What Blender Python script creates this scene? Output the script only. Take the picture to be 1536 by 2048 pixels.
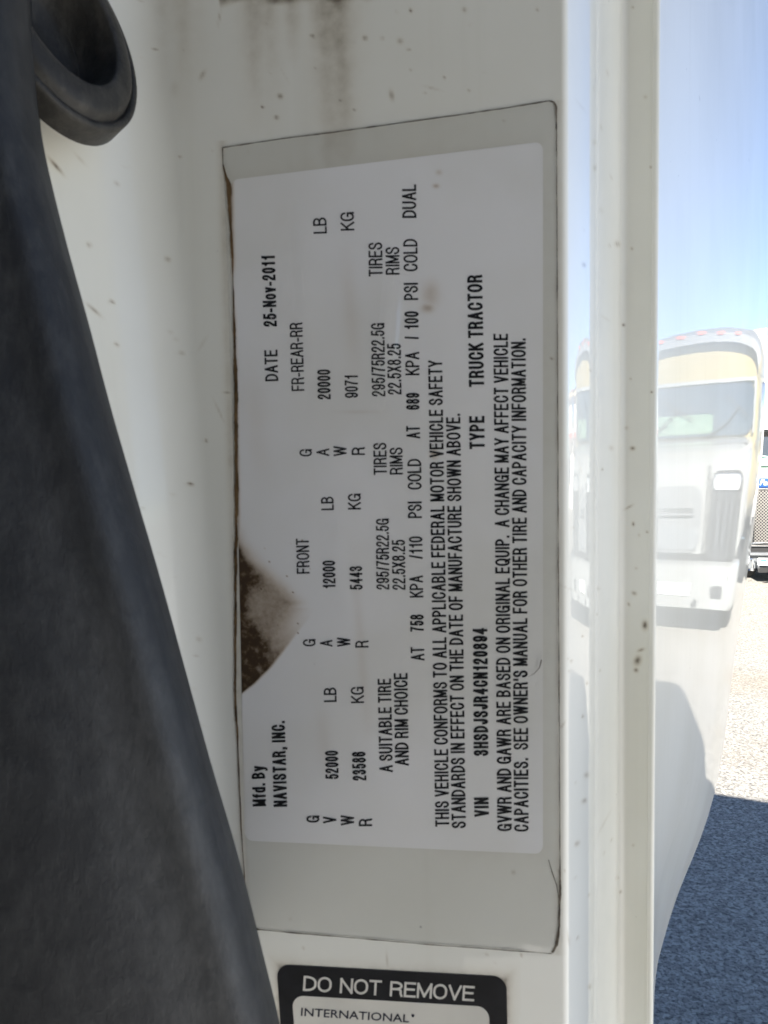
import bpy, bmesh, math, random
from mathutils import Vector, Matrix, noise
random.seed(7)
R = math.radians
S = bpy.context.scene
C = S.collection
for o in list(bpy.data.objects):
    bpy.data.objects.remove(o)

# ------------------------------------------------------------------ camera
F = 1540.0                                  # focal length in photo pixels (1536 x 2048)
CAM = Vector((0.0, 0.0, 2.1))
a_, c_ = -0.0173, 0.069                     # roll and downward pitch
fwd = Vector((0, math.sqrt(1 - c_ * c_), -c_))
ry_ = a_ * c_ / fwd.y
rgt = Vector((math.sqrt(1 - a_ * a_ - ry_ * ry_), ry_, a_))
upv = rgt.cross(fwd)
cam_d = bpy.data.cameras.new('camera')
cam = bpy.data.objects.new('camera', cam_d)
C.objects.link(cam)
M3 = Matrix((rgt, upv, -fwd)).transposed()
cam.matrix_world = Matrix.Translation(CAM) @ M3.to_4x4()
cam_d.sensor_fit = 'VERTICAL'
cam_d.sensor_height = 36.0
cam_d.lens = 36.0 * F / 2048.0
cam_d.clip_start = 0.005
cam_d.clip_end = 3000
cam_d.dof.use_dof = True
cam_d.dof.focus_distance = 12.0
cam_d.dof.aperture_fstop = 85.0
S.camera = cam

# ------------------------------------------------------------------ light
SUN_EL = 29.0
SUN_TRAVEL = Vector((0.78, 0.626, 0)).normalized()      # horizontal way the light travels
W = bpy.data.worlds.new('World')
S.world = W
W.use_nodes = True
nt = W.node_tree
bg = nt.nodes['Background']
sky = nt.nodes.new('ShaderNodeTexSky')
sky.sky_type = 'NISHITA'
sky.sun_disc = False
sky.sun_elevation = R(SUN_EL)
src = -SUN_TRAVEL
sky.sun_rotation = math.atan2(src.x, src.y)
sky.air_density = 0.5
sky.dust_density = 0.05
nt.links.new(sky.outputs[0], bg.inputs[0])
bg.inputs[1].default_value = 0.057
sd = bpy.data.lights.new('sun', 'SUN')
sd.energy = 4.5
sd.angle = R(0.5)
sd.color = (1.0, 0.95, 0.87)
sun = bpy.data.objects.new('sun', sd)
C.objects.link(sun)
ce = math.cos(R(SUN_EL))
ldir = Vector((SUN_TRAVEL.x * ce, SUN_TRAVEL.y * ce, -math.sin(R(SUN_EL))))
sun.rotation_euler = ldir.to_track_quat('-Z', 'Y').to_euler()
sun.location = (-6, -5, 9)
S.view_settings.view_transform = 'Standard'
S.view_settings.look = 'None'
S.view_settings.exposure = 2.36
S.view_settings.gamma = 1.0
S.cycles.max_bounces = 10
S.cycles.transparent_max_bounces = 12
S.cycles.use_denoising = True

# ------------------------------------------------------------------ helpers
def ray(u, v):
    return rgt * ((u - 768) / F) - upv * ((v - 1024) / F) + fwd

def new_mat(name):
    m = bpy.data.materials.new(name)
    m.use_nodes = True
    return m, m.node_tree, m.node_tree.nodes['Principled BSDF']

def plain(name, col, rough=0.5, metal=0.0, coat=0.0, noise_amt=0.12, nscale=20.0, spec=0.5):
    m, t, p = new_mat(name)
    p.inputs['Roughness'].default_value = rough
    p.inputs['Metallic'].default_value = metal
    p.inputs['Coat Weight'].default_value = coat
    p.inputs['Coat Roughness'].default_value = 0.03
    p.inputs['Specular IOR Level'].default_value = spec
    tc = t.nodes.new('ShaderNodeTexCoord')
    n = t.nodes.new('ShaderNodeTexNoise')
    n.inputs['Scale'].default_value = nscale
    n.inputs['Detail'].default_value = 6
    t.links.new(tc.outputs['Object'], n.inputs['Vector'])
    r = t.nodes.new('ShaderNodeValToRGB')
    r.color_ramp.elements[0].position = 0.3
    r.color_ramp.elements[1].position = 0.7
    k0, k1 = 1 - noise_amt, 1 + noise_amt
    r.color_ramp.elements[0].color = (col[0] * k0, col[1] * k0, col[2] * k0, 1)
    r.color_ramp.elements[1].color = (min(1, col[0] * k1), min(1, col[1] * k1), min(1, col[2] * k1), 1)
    t.links.new(n.outputs['Fac'], r.inputs['Fac'])
    t.links.new(r.outputs['Color'], p.inputs['Base Color'])
    return m

class MB:
    """collects geometry for ONE mesh object"""
    def __init__(s):
        s.v, s.f, s.m = [], [], []
    def add(s, vs, fs, mi=0, T=None):
        b = len(s.v)
        for p in vs:
            p = Vector(p)
            s.v.append(T @ p if T else p)
        for f in fs:
            s.f.append([b + i for i in f])
            s.m.append(mi)
    def box(s, x0, y0, z0, x1, y1, z1, mi=0, T=None, bev=0.0):
        if bev > 0:
            bm = bmesh.new()
            bmesh.ops.create_cube(bm, size=1)
            for q in bm.verts:
                q.co = Vector((x0 + (q.co.x + .5) * (x1 - x0), y0 + (q.co.y + .5) * (y1 - y0), z0 + (q.co.z + .5) * (z1 - z0)))
            bmesh.ops.bevel(bm, geom=bm.edges[:], offset=bev, segments=3, profile=0.5, affect='EDGES')
            bm.verts.index_update()
            s.add([q.co.copy() for q in bm.verts], [[q.index for q in f.verts] for f in bm.faces], mi, T)
            bm.free()
            return
        s.add([(x0, y0, z0), (x1, y0, z0), (x1, y1, z0), (x0, y1, z0), (x0, y0, z1), (x1, y0, z1), (x1, y1, z1), (x0, y1, z1)],
              [(0, 3, 2, 1), (4, 5, 6, 7), (0, 1, 5, 4), (1, 2, 6, 5), (2, 3, 7, 6), (3, 0, 4, 7)], mi, T)
    def tube(s, pts, r, n=12, mi=0, T=None, cap=True):
        pts = [Vector(p) for p in pts]
        rs = r if isinstance(r, (list, tuple)) else [r] * len(pts)
        rings = []
        for i, p in enumerate(pts):
            d = (pts[min(i + 1, len(pts) - 1)] - pts[max(i - 1, 0)]).normalized()
            h = Vector((0, 0, 1)) if abs(d.z) < 0.9 else Vector((1, 0, 0))
            e1 = d.cross(h).normalized()
            e2 = d.cross(e1).normalized()
            rings.append([p + (e1 * math.cos(2 * math.pi * k / n) + e2 * math.sin(2 * math.pi * k / n)) * rs[i] for k in range(n)])
        vs = [q for ring in rings for q in ring]
        fs = []
        for i in range(len(pts) - 1):
            for k in range(n):
                k2 = (k + 1) % n
                fs.append((i * n + k, i * n + k2, (i + 1) * n + k2, (i + 1) * n + k))
        if cap:
            fs.append(list(range(n))[::-1])
            fs.append([(len(pts) - 1) * n + k for k in range(n)])
        s.add(vs, fs, mi, T)
    def loft(s, rings, mi=0, T=None, cap0=True, cap1=True, closed=True):
        n = len(rings[0])
        vs = [q for r in rings for q in r]
        fs = []
        for i in range(len(rings) - 1):
            for k in range(n if closed else n - 1):
                k2 = (k + 1) % n
                fs.append((i * n + k, i * n + k2, (i + 1) * n + k2, (i + 1) * n + k))
        if closed and cap0:
            fs.append(list(range(n))[::-1])
        if closed and cap1:
            fs.append([(len(rings) - 1) * n + k for k in range(n)])
        s.add(vs, fs, mi, T)
    def build(s, name, mats, parent=None, smooth=True, angle=35, attr=None):
        me = bpy.data.meshes.new(name)
        me.from_pydata([tuple(p) for p in s.v], [], s.f)
        if not isinstance(mats, (list, tuple)):
            mats = [mats]
        for m in mats:
            me.materials.append(m)
        me.polygons.foreach_set('material_index', s.m)
        if attr:
            for an, vals in attr.items():
                A = me.attributes.new(an, 'FLOAT', 'POINT')
                A.data.foreach_set('value', vals)
        me.update()
        if smooth:
            me.shade_smooth()
            if angle:
                me.set_sharp_from_angle(angle=R(angle))
        o = bpy.data.objects.new(name, me)
        C.objects.link(o)
        if parent:
            o.parent = parent
            o.matrix_parent_inverse = PINV[parent.name]
        return o

PINV = {}
def thing(name, label, cat, M, group=None):
    o = bpy.data.objects.new(name, None)
    C.objects.link(o)
    o.matrix_world = M
    o.empty_display_size = 0.3
    o['label'] = label
    o['category'] = cat
    if group:
        o['group'] = group
    PINV[o.name] = Matrix.Identity(4)
    return o

def tag(o, label, cat, group=None):
    o['label'] = label
    o['category'] = cat
    if group:
        o['group'] = group
    return o

def rrect(x0, z0, x1, z1, r, n=6):
    """rounded rectangle outline (2D, ccw)"""
    out = []
    for cx, cz, a0 in ((x1 - r, z1 - r, 0), (x0 + r, z1 - r, 90), (x0 + r, z0 + r, 180), (x1 - r, z0 + r, 270)):
        for k in range(n + 1):
            a = R(a0 + 90 * k / n)
            out.append((cx + r * math.cos(a), cz + r * math.sin(a)))
    return out

def interp(tab, x):
    if x <= tab[0][0]:
        return tab[0][1]
    for (x0, y0), (x1, y1) in zip(tab, tab[1:]):
        if x <= x1:
            return y0 + (y1 - y0) * (x - x0) / (x1 - x0)
    return tab[-1][1]

def sstep(a, b, x):
    t = max(0.0, min(1.0, (x - a) / (b - a)))
    return t * t * (3 - 2 * t)

# ------------------------------------------------------------------ materials
def attr_node(t, name):
    n = t.nodes.new('ShaderNodeAttribute')
    n.attribute_name = name
    return n

def mixc(t, fac, a, b):
    n = t.nodes.new('ShaderNodeMix')
    n.data_type = 'RGBA'
    for sock, val in ((n.inputs[0], fac), (n.inputs[6], a), (n.inputs[7], b)):
        if hasattr(val, 'is_linked') or hasattr(val, 'links'):
            t.links.new(val, sock)
        else:
            sock.default_value = val if not isinstance(val, tuple) else (*val, 1)
    return n.outputs[2]

def math_n(t, op, a, b=None, clamp=False):
    n = t.nodes.new('ShaderNodeMath')
    n.operation = op
    n.use_clamp = clamp
    for i, val in enumerate((a, b)):
        if val is None:
            continue
        if hasattr(val, 'links'):
            t.links.new(val, n.inputs[i])
        else:
            n.inputs[i].default_value = val
    return n.outputs[0]

def speck_mask(t, vec, scale, thr, warp=0.15):
    """small irregular specks"""
    nz = t.nodes.new('ShaderNodeTexNoise')
    nz.inputs['Scale'].default_value = scale * 2.5
    nz.inputs['Detail'].default_value = 3
    t.links.new(vec, nz.inputs['Vector'])
    vo = t.nodes.new('ShaderNodeTexVoronoi')
    vo.inputs['Scale'].default_value = scale
    vo.inputs['Randomness'].default_value = 1.0
    t.links.new(vec, vo.inputs['Vector'])
    sep = t.nodes.new('ShaderNodeSeparateColor')
    t.links.new(vo.outputs['Color'], sep.inputs[0])
    d = math_n(t, 'ADD', vo.outputs['Distance'], math_n(t, 'MULTIPLY', math_n(t, 'SUBTRACT', nz.outputs['Fac'], 0.5), warp))
    size = math_n(t, 'MULTIPLY', math_n(t, 'POWER', sep.outputs[0], 4.5), thr)
    n = math_n(t, 'SUBTRACT', size, d)
    return math_n(t, 'MULTIPLY', n, 30.0, clamp=True)

def paint_material(name, base, dirt=True):
    m, t, p = new_mat(name)
    tc = t.nodes.new('ShaderNodeTexCoord')
    ob = tc.outputs['Object']
    n1 = t.nodes.new('ShaderNodeTexNoise')
    n1.inputs['Scale'].default_value = 9.0
    n1.inputs['Detail'].default_value = 8
    t.links.new(ob, n1.inputs['Vector'])
    # faint vertical run marks
    mp = t.nodes.new('ShaderNodeMapping')
    mp.inputs['Scale'].default_value = (170, 170, 7)
    t.links.new(ob, mp.inputs['Vector'])
    n2 = t.nodes.new('ShaderNodeTexNoise')
    n2.inputs['Scale'].default_value = 1.0
    n2.inputs['Detail'].default_value = 4
    t.links.new(mp.outputs[0], n2.inputs['Vector'])
    r = t.nodes.new('ShaderNodeValToRGB')
    r.color_ramp.elements[0].position = 0.35
    r.color_ramp.elements[0].color = (base[0] * .9, base[1] * .89, base[2] * .86, 1)
    r.color_ramp.elements[1].position = 0.62
    r.color_ramp.elements[1].color = (*base, 1)
    t.links.new(n1.outputs['Fac'], r.inputs['Fac'])
    streak = math_n(t, 'MULTIPLY', math_n(t, 'SUBTRACT', n2.outputs['Fac'], 0.55, clamp=True), 0.55, clamp=True)
    col = mixc(t, streak, r.outputs['Color'], (0.50, 0.47, 0.36))
    sp = speck_mask(t, ob, 150.0, 0.075, 0.10)
    col = mixc(t, math_n(t, 'MULTIPLY', sp, 0.62), col, (0.10, 0.09, 0.08))
    mt = t.nodes.new('ShaderNodeMapping')
    mt.inputs['Scale'].default_value = (0.55, 0.55, 1.0)
    t.links.new(ob, mt.inputs['Vector'])
    tick = speck_mask(t, mt.outputs[0], 48.0, 0.10, 0.16)
    col = mixc(t, math_n(t, 'MULTIPLY', tick, 0.55), col, (0.16, 0.16, 0.155))
    rough = None
    if dirt:
        an = attr_node(t, 'dirt')
        n3 = t.nodes.new('ShaderNodeTexNoise')
        n3.inputs['Scale'].default_value = 420.0
        n3.inputs['Detail'].default_value = 5
        t.links.new(ob, n3.inputs['Vector'])
        dm = math_n(t, 'MULTIPLY', an.outputs['Fac'], math_n(t, 'ADD', math_n(t, 'MULTIPLY', n3.outputs['Fac'], 1.3), 0.35), clamp=True)
        r2 = t.nodes.new('ShaderNodeValToRGB')
        r2.color_ramp.elements[0].position = 0.0
        r2.color_ramp.elements[0].color = (0.38, 0.27, 0.12, 1)
        r2.color_ramp.elements[1].position = 0.85
        r2.color_ramp.elements[1].color = (0.10, 0.07, 0.036, 1)
        t.links.new(dm, r2.inputs['Fac'])
        col = mixc(t, dm, col, r2.outputs['Color'])
    t.links.new(col, p.inputs['Base Color'])
    p.inputs['Roughness'].default_value = 0.42
    p.inputs['Coat Weight'].default_value = 0.66
    p.inputs['Coat Roughness'].default_value = 0.012
    p.inputs['Coat IOR'].default_value = 1.42
    nb = t.nodes.new('ShaderNodeTexNoise')
    nb.inputs['Scale'].default_value = 260.0
    nb.inputs['Detail'].default_value = 2
    t.links.new(ob, nb.inputs['Vector'])
    bp = t.nodes.new('ShaderNodeBump')
    bp.inputs['Strength'].default_value = 0.012
    bp.inputs['Distance'].default_value = 0.001
    t.links.new(nb.outputs['Fac'], bp.inputs['Height'])
    nw = t.nodes.new('ShaderNodeTexNoise')
    nw.inputs['Scale'].default_value = 11.0
    nw.inputs['Detail'].default_value = 1
    t.links.new(ob, nw.inputs['Vector'])
    bw = t.nodes.new('ShaderNodeBump')
    bw.inputs['Strength'].default_value = 0.09
    bw.inputs['Distance'].default_value = 0.001
    t.links.new(nw.outputs['Fac'], bw.inputs['Height'])
    t.links.new(bp.outputs['Normal'], bw.inputs['Normal'])
    t.links.new(bw.outputs['Normal'], p.inputs['Coat Normal'])
    return m

M_paint = paint_material('white_door_paint', (0.79, 0.785, 0.72))

def paper_material():
    m, t, p = new_mat('label_paper')
    tc = t.nodes.new('ShaderNodeTexCoord')
    ob = tc.outputs['Object']
    an = attr_node(t, 'dirt')
    n1 = t.nodes.new('ShaderNodeTexNoise')
    n1.inputs['Scale'].default_value = 22.0
    n1.inputs['Detail'].default_value = 6
    t.links.new(ob, n1.inputs['Vector'])
    r = t.nodes.new('ShaderNodeValToRGB')
    r.color_ramp.elements[0].position = 0.36
    r.color_ramp.elements[0].color = (0.80, 0.785, 0.735, 1)
    r.color_ramp.elements[1].position = 0.6
    r.color_ramp.elements[1].color = (0.88, 0.87, 0.855, 1)
    t.links.new(n1.outputs['Fac'], r.inputs['Fac'])
    n3 = t.nodes.new('ShaderNodeTexNoise')
    n3.inputs['Scale'].default_value = 900.0
    n3.inputs['Detail'].default_value = 6
    n3.inputs['Roughness'].default_value = 0.7
    t.links.new(ob, n3.inputs['Vector'])
    dm = math_n(t, 'MULTIPLY', an.outputs['Fac'], math_n(t, 'ADD', math_n(t, 'MULTIPLY', n3.outputs['Fac'], 0.6), 0.7), clamp=True)
    r2 = t.nodes.new('ShaderNodeValToRGB')
    r2.color_ramp.elements[0].position = 0.15
    r2.color_ramp.elements[0].color = (0.46, 0.31, 0.14, 1)
    r2.color_ramp.elements[1].position = 0.8
    r2.color_ramp.elements[1].color = (0.06, 0.036, 0.018, 1)
    e = r2.color_ramp.elements.new(0.5)
    e.color = (0.33, 0.215, 0.10, 1)
    t.links.new(dm, r2.inputs['Fac'])
    col = mixc(t, math_n(t, 'MULTIPLY', dm, 1.3, clamp=True), r.outputs['Color'], r2.outputs['Color'])
    sp = speck_mask(t, ob, 200.0, 0.06, 0.09)
    col = mixc(t, math_n(t, 'MULTIPLY', sp, 0.4), col, (0.12, 0.10, 0.08))
    t.links.new(col, p.inputs['Base Color'])
    p.inputs['Roughness'].default_value = 0.5
    p.inputs['Specular IOR Level'].default_value = 0.2
    return m
M_paper = paper_material()
M_ink = plain('black_ink', (0.016, 0.016, 0.017), 0.5, noise_amt=0.3, nscale=600, spec=0.2)
M_bluedink = plain('blue_black_ink', (0.012, 0.014, 0.03), 0.5, noise_amt=0.2, nscale=600, spec=0.2)

def film_material():
    m, t, p = new_mat('clear_film')
    out = t.nodes['Material Output']
    tr = t.nodes.new('ShaderNodeBsdfTransparent')
    tr.inputs[0].default_value = (0.96, 0.962, 0.962, 1)
    gl = t.nodes.new('ShaderNodeBsdfGlossy')
    gl.inputs['Roughness'].default_value = 0.06
    ge = t.nodes.new('ShaderNodeNewGeometry')
    dt = t.nodes.new('ShaderNodeVectorMath')
    dt.operation = 'DOT_PRODUCT'
    t.links.new(ge.outputs['Normal'], dt.inputs[0])
    t.links.new(ge.outputs['Incoming'], dt.inputs[1])
    cs = math_n(t, 'SUBTRACT', 1.0, math_n(t, 'ABSOLUTE', dt.outputs['Value']), clamp=True)
    fres = math_n(t, 'ADD', math_n(t, 'MULTIPLY', math_n(t, 'POWER', cs, 5.0), 0.6), 0.06)
    tc = t.nodes.new('ShaderNodeTexCoord')
    nb = t.nodes.new('ShaderNodeTexNoise')
    nb.inputs['Scale'].default_value = 60.0
    nb.inputs['Detail'].default_value = 3
    t.links.new(tc.outputs['Object'], nb.inputs['Vector'])
    bp = t.nodes.new('ShaderNodeBump')
    bp.inputs['Strength'].default_value = 0.25
    bp.inputs['Distance'].default_value = 0.001
    t.links.new(nb.outputs['Fac'], bp.inputs['Height'])
    t.links.new(bp.outputs[0], gl.inputs['Normal'])
    mx = t.nodes.new('ShaderNodeMixShader')
    t.links.new(fres, mx.inputs[0])
    t.links.new(tr.outputs[0], mx.inputs[1])
    t.links.new(gl.outputs[0], mx.inputs[2])
    t.links.new(mx.outputs[0], out.inputs['Surface'])
    return m
M_film = film_material()
M_grime = plain('edge_grime', (0.13, 0.11, 0.085), 0.9, noise_amt=0.7, nscale=500, spec=0.1)
M_browngrime = plain('brown_edge_grime', (0.11, 0.07, 0.035), 0.9, noise_amt=0.7, nscale=300, spec=0.1)

def rubber_material(name, base, dust, dustamt, rough=0.6):
    m, t, p = new_mat(name)
    tc = t.nodes.new('ShaderNodeTexCoord')
    ob = tc.outputs['Object']
    n1 = t.nodes.new('ShaderNodeTexNoise')
    n1.inputs['Scale'].default_value = 170.0
    n1.inputs['Detail'].default_value = 9
    n1.inputs['Roughness'].default_value = 0.75
    n1.inputs['Distortion'].default_value = 0.05
    mp = t.nodes.new('ShaderNodeMapping')
    mp.inputs['Scale'].default_value = (1.6, 1.6, 0.8)
    mp.inputs['Rotation'].default_value = (0, R(14), 0)
    t.links.new(ob, mp.inputs['Vector'])
    t.links.new(mp.outputs[0], n1.inputs['Vector'])
    an = attr_node(t, 'dust')
    r = t.nodes.new('ShaderNodeValToRGB')
    r.color_ramp.elements[0].position = 0.45
    r.color_ramp.elements[0].color = (0, 0, 0, 1)
    r.color_ramp.elements[1].position = 0.74
    r.color_ramp.elements[1].color = (dustamt,) * 3 + (1,)
    t.links.new(n1.outputs['Fac'], r.inputs['Fac'])
    n2 = t.nodes.new('ShaderNodeTexNoise')
    n2.inputs['Scale'].default_value = 240.0
    n2.inputs['Detail'].default_value = 6
    t.links.new(ob, n2.inputs['Vector'])
    extra = math_n(t, 'MULTIPLY', an.outputs['Fac'], math_n(t, 'MULTIPLY', math_n(t, 'ADD', n1.outputs['Fac'], n2.outputs['Fac']), 0.75))
    f = math_n(t, 'ADD', r.outputs['Color'], extra, clamp=True)
    col = mixc(t, f, base, dust)
    t.links.new(col, p.inputs['Base Color'])
    p.inputs['Roughness'].default_value = rough
    p.inputs['Specular IOR Level'].default_value = 0.3
    bp = t.nodes.new('ShaderNodeBump')
    bp.inputs['Strength'].default_value = 0.4
    bp.inputs['Distance'].default_value = 0.001
    t.links.new(math_n(t, 'ADD', n1.outputs['Fac'], math_n(t, 'MULTIPLY', n2.outputs['Fac'], .6)), bp.inputs['Height'])
    t.links.new(bp.outputs[0], p.inputs['Normal'])
    return m
M_seal = rubber_material('dusty_rubber', (0.0135, 0.0145, 0.0165), (0.115, 0.115, 0.112), 0.22, 0.5)
M_grommet = rubber_material('old_rubber', (0.022, 0.021, 0.019), (0.13, 0.12, 0.10), 0.4, 0.42)
M_black = plain('black_plastic', (0.012, 0.012, 0.013), 0.4)
M_stickblack = plain('glossy_sticker_black', (0.007, 0.007, 0.009), 0.5, noise_amt=0.5, nscale=200, spec=0.15)
M_stickwhite = plain('sticker_cream', (0.62, 0.60, 0.54), 0.45, noise_amt=0.08, nscale=60)
M_stickgrey = plain('sticker_letter_grey', (0.62, 0.60, 0.55), 0.5, noise_amt=0.1, nscale=300)

M_white = plain('white_truck_paint', (0.20, 0.206, 0.203), 0.3, coat=0.8, noise_amt=0.05, nscale=3)
M_cream = plain('cream_truck_paint', (0.21, 0.172, 0.08), 0.35, coat=0.6, noise_amt=0.06, nscale=3)
M_blue = plain('blue_truck_paint', (0.014, 0.055, 0.19), 0.3, coat=0.8, noise_amt=0.08, nscale=5)
M_chrome = plain('chrome', (0.75, 0.76, 0.78), 0.12, metal=1.0, noise_amt=0.06, nscale=8)
M_steel = plain('dull_bumper_grey', (0.17, 0.18, 0.19), 0.4, metal=0.3, noise_amt=0.1, nscale=12)
M_glass = plain('windscreen_glass', (0.02, 0.03, 0.045), 0.04, noise_amt=0.2, nscale=2, spec=0.8)
M_greenglass = plain('green_tinted_interior', (0.10, 0.16, 0.12), 0.3, noise_amt=0.2, nscale=3)
M_dark = plain('dark_underbody', (0.015, 0.015, 0.016), 0.7)
M_tyre = plain('tyre_rubber', (0.018, 0.018, 0.019), 0.85, noise_amt=0.3)
M_tan = plain('tan_cardboard', (0.45, 0.34, 0.16), 0.8)
M_mint = plain('mint_green_plastic', (0.30, 0.52, 0.42), 0.4)
M_teal = plain('teal_print', (0.05, 0.30, 0.36), 0.5)
M_plate = plain('white_plate', (0.75, 0.77, 0.76), 0.4, noise_amt=0.04)
M_wall = plain('white_render_wall', (0.6, 0.58, 0.54), 0.85, noise_amt=0.05, nscale=2)
M_eave = plain('tan_fascia', (0.42, 0.34, 0.24), 0.7)
M_red = plain('red_awning', (0.50, 0.10, 0.07), 0.7, noise_amt=0.3, nscale=6)
M_roof = plain('clay_roof', (0.42, 0.20, 0.13), 0.8, noise_amt=0.3, nscale=12)
M_greygrille = plain('grey_grille_panel', (0.13, 0.135, 0.14), 0.45, noise_amt=0.1)

def mesh_grille_material():
    m, t, p = new_mat('woven_grille')
    tc = t.nodes.new('ShaderNodeTexCoord')
    mp = t.nodes.new('ShaderNodeMapping')
    mp.inputs['Rotation'].default_value = (0, R(45), 0)
    mp.inputs['Scale'].default_value = (1, 1, 1)
    t.links.new(tc.outputs['Object'], mp.inputs[0])
    ws = []
    for d in ('X', 'Z'):
        w = t.nodes.new('ShaderNodeTexWave')
        w.bands_direction = d
        w.inputs['Scale'].default_value = 9.0
        t.links.new(mp.outputs[0], w.inputs['Vector'])
        ws.append(w.outputs['Fac'])
    mxn = math_n(t, 'MAXIMUM', *ws)
    r = t.nodes.new('ShaderNodeValToRGB')
    r.color_ramp.elements[0].position = 0.82
    r.color_ramp.elements[0].color = (0.008, 0.008, 0.01, 1)
    r.color_ramp.elements[1].position = 0.92
    r.color_ramp.elements[1].color = (0.22, 0.21, 0.195, 1)
    t.links.new(mxn, r.inputs[0])
    t.links.new(r.outputs[0], p.inputs['Base Color'])
    p.inputs['Roughness'].default_value = 0.35
    return m
M_mesh = mesh_grille_material()

def ground_material():
    m, t, p = new_mat('gravelly_asphalt')
    tc = t.nodes.new('ShaderNodeTexCoord')
    ob = tc.outputs['Object']
    n1 = t.nodes.new('ShaderNodeTexNoise')
    n1.inputs['Scale'].default_value = 58.0
    n1.inputs['Detail'].default_value = 5
    n1.inputs['Roughness'].default_value = 0.65
    t.links.new(ob, n1.inputs['Vector'])
    r = t.nodes.new('ShaderNodeValToRGB')
    r.color_ramp.elements[0].position = 0.38
    r.color_ramp.elements[0].color = (0.14, 0.134, 0.125, 1)
    r.color_ramp.elements[1].position = 0.53
    r.color_ramp.elements[1].color = (0.38, 0.36, 0.32, 1)
    t.links.new(n1.outputs['Fac'], r.inputs[0])
    vo = t.nodes.new('ShaderNodeTexVoronoi')
    vo.inputs['Scale'].default_value = 48.0
    t.links.new(ob, vo.inputs['Vector'])
    sep = t.nodes.new('ShaderNodeSeparateColor')
    t.links.new(vo.outputs['Color'], sep.inputs[0])
    mul = math_n(t, 'ADD', math_n(t, 'MULTIPLY', sep.outputs[0], 0.6), 0.65)
    vm = t.nodes.new('ShaderNodeVectorMath')
    vm.operation = 'SCALE'
    t.links.new(r.outputs[0], vm.inputs[0])
    t.links.new(mul, vm.inputs['Scale'])
    n2 = t.nodes.new('ShaderNodeTexNoise')
    n2.inputs['Scale'].default_value = 0.45
    n2.inputs['Detail'].default_value = 6
    t.links.new(ob, n2.inputs['Vector'])
    r2 = t.nodes.new('ShaderNodeValToRGB')
    r2.color_ramp.elements[0].position = 0.55
    r2.color_ramp.elements[0].color = (0, 0, 0, 1)
    r2.color_ramp.elements[1].position = 0.7
    r2.color_ramp.elements[1].color = (0.35, 0.35, 0.35, 1)
    t.links.new(n2.outputs['Fac'], r2.inputs[0])
    col = mixc(t, r2.outputs[0], vm.outputs[0], (0.22, 0.16, 0.09))
    t.links.new(col, p.inputs['Base Color'])
    p.inputs['Roughness'].default_value = 0.85
    bp = t.nodes.new('ShaderNodeBump')
    bp.inputs['Strength'].default_value = 0.8
    bp.inputs['Distance'].default_value = 0.012
    t.links.new(n1.outputs['Fac'], bp.inputs['Height'])
    t.links.new(bp.outputs[0], p.inputs['Normal'])
    return m
M_ground = ground_material()

# ------------------------------------------------------------------ ground
g = MB()
g.add([(-400, -400, 0), (400, -400, 0), (400, 800, 0), (-400, 800, 0)], [(0, 1, 2, 3)])
go = g.build('ground', M_ground, smooth=False)
go['kind'] = 'structure'
g = MB()
g.add([(-14, -30, .004), (16, -30, .004), (16, 0.9, .004), (-14, 0.9, .004)], [(0, 1, 2, 3)])  # added pale sheet behind the camera, bounces sunlight up onto the door
ap = g.build('bounce_apron', plain('pale_bounce', (0.66, 0.645, 0.61), 0.85, noise_amt=0.1, nscale=3), smooth=False)
ap['kind'] = 'structure'

# ------------------------------------------------------------------ label plane (vertical plane of the door edge)
A_ = CAM + ray(471, 1075) * 0.1635
B_ = CAM + ray(1113, 1054) * 0.1500
EH = Vector((B_.x - A_.x, B_.y - A_.y, 0)).normalized()
NL = Vector((EH.y, -EH.x, 0))
if NL.dot(CAM - A_) < 0:
    NL = -NL
def on_plane(u, v, off=0.0):
    d = ray(u, v)
    k = NL.dot(A_ - CAM) / NL.dot(d)
    return CAM + d * k + NL * off

# ------------------------------------------------------------------ our truck and its door
PHI = R(26.0)                                     # heading of the truck, right of straight ahead
AX = Vector((math.sin(PHI), math.cos(PHI), 0))
RX = Vector((math.cos(PHI), -math.sin(PHI), 0))
TRK = Matrix(((RX.x, AX.x, 0, -0.16), (RX.y, AX.y, 0, 0.0), (0, 0, 1, 0), (0, 0, 0, 1)))
truck = thing('truck', 'white truck tractor in the foreground with its dirty white door edge filling the view', 'truck', TRK)
PINV[truck.name] = TRK.inverted()

def arc2(P, a0, a1, r, n):
    """plan arc starting at P with tangent a0 (deg), turning to a1; returns points after P"""
    s = 1 if a1 > a0 else -1
    cx = P[0] - s * r * math.sin(R(a0))
    cy = P[1] + s * r * math.cos(R(a0))
    out = []
    for k in range(1, n + 1):
        a = R(a0 + (a1 - a0) * k / n)
        out.append((cx + s * r * math.sin(a), cy - s * r * math.cos(a)))
    return out
def solve_r(P, a0, a1, u):
    tgt = (u - 768) / F
    def g_(r):
        q = arc2(P, a0, a1, r, 1)[-1]
        return q[0] / q[1] - tgt
    lo = 1e-6
    s0 = g_(lo)
    hi = lo
    while (g_(hi) > 0) == (s0 > 0) and hi < 3:
        lo, hi = hi, hi * 1.05
    for _ in range(90):
        md = (lo + hi) / 2
        if (g_(md) > 0) == (s0 > 0):
            lo = md
        else:
            hi = md
    return (lo + hi) / 2

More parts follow.
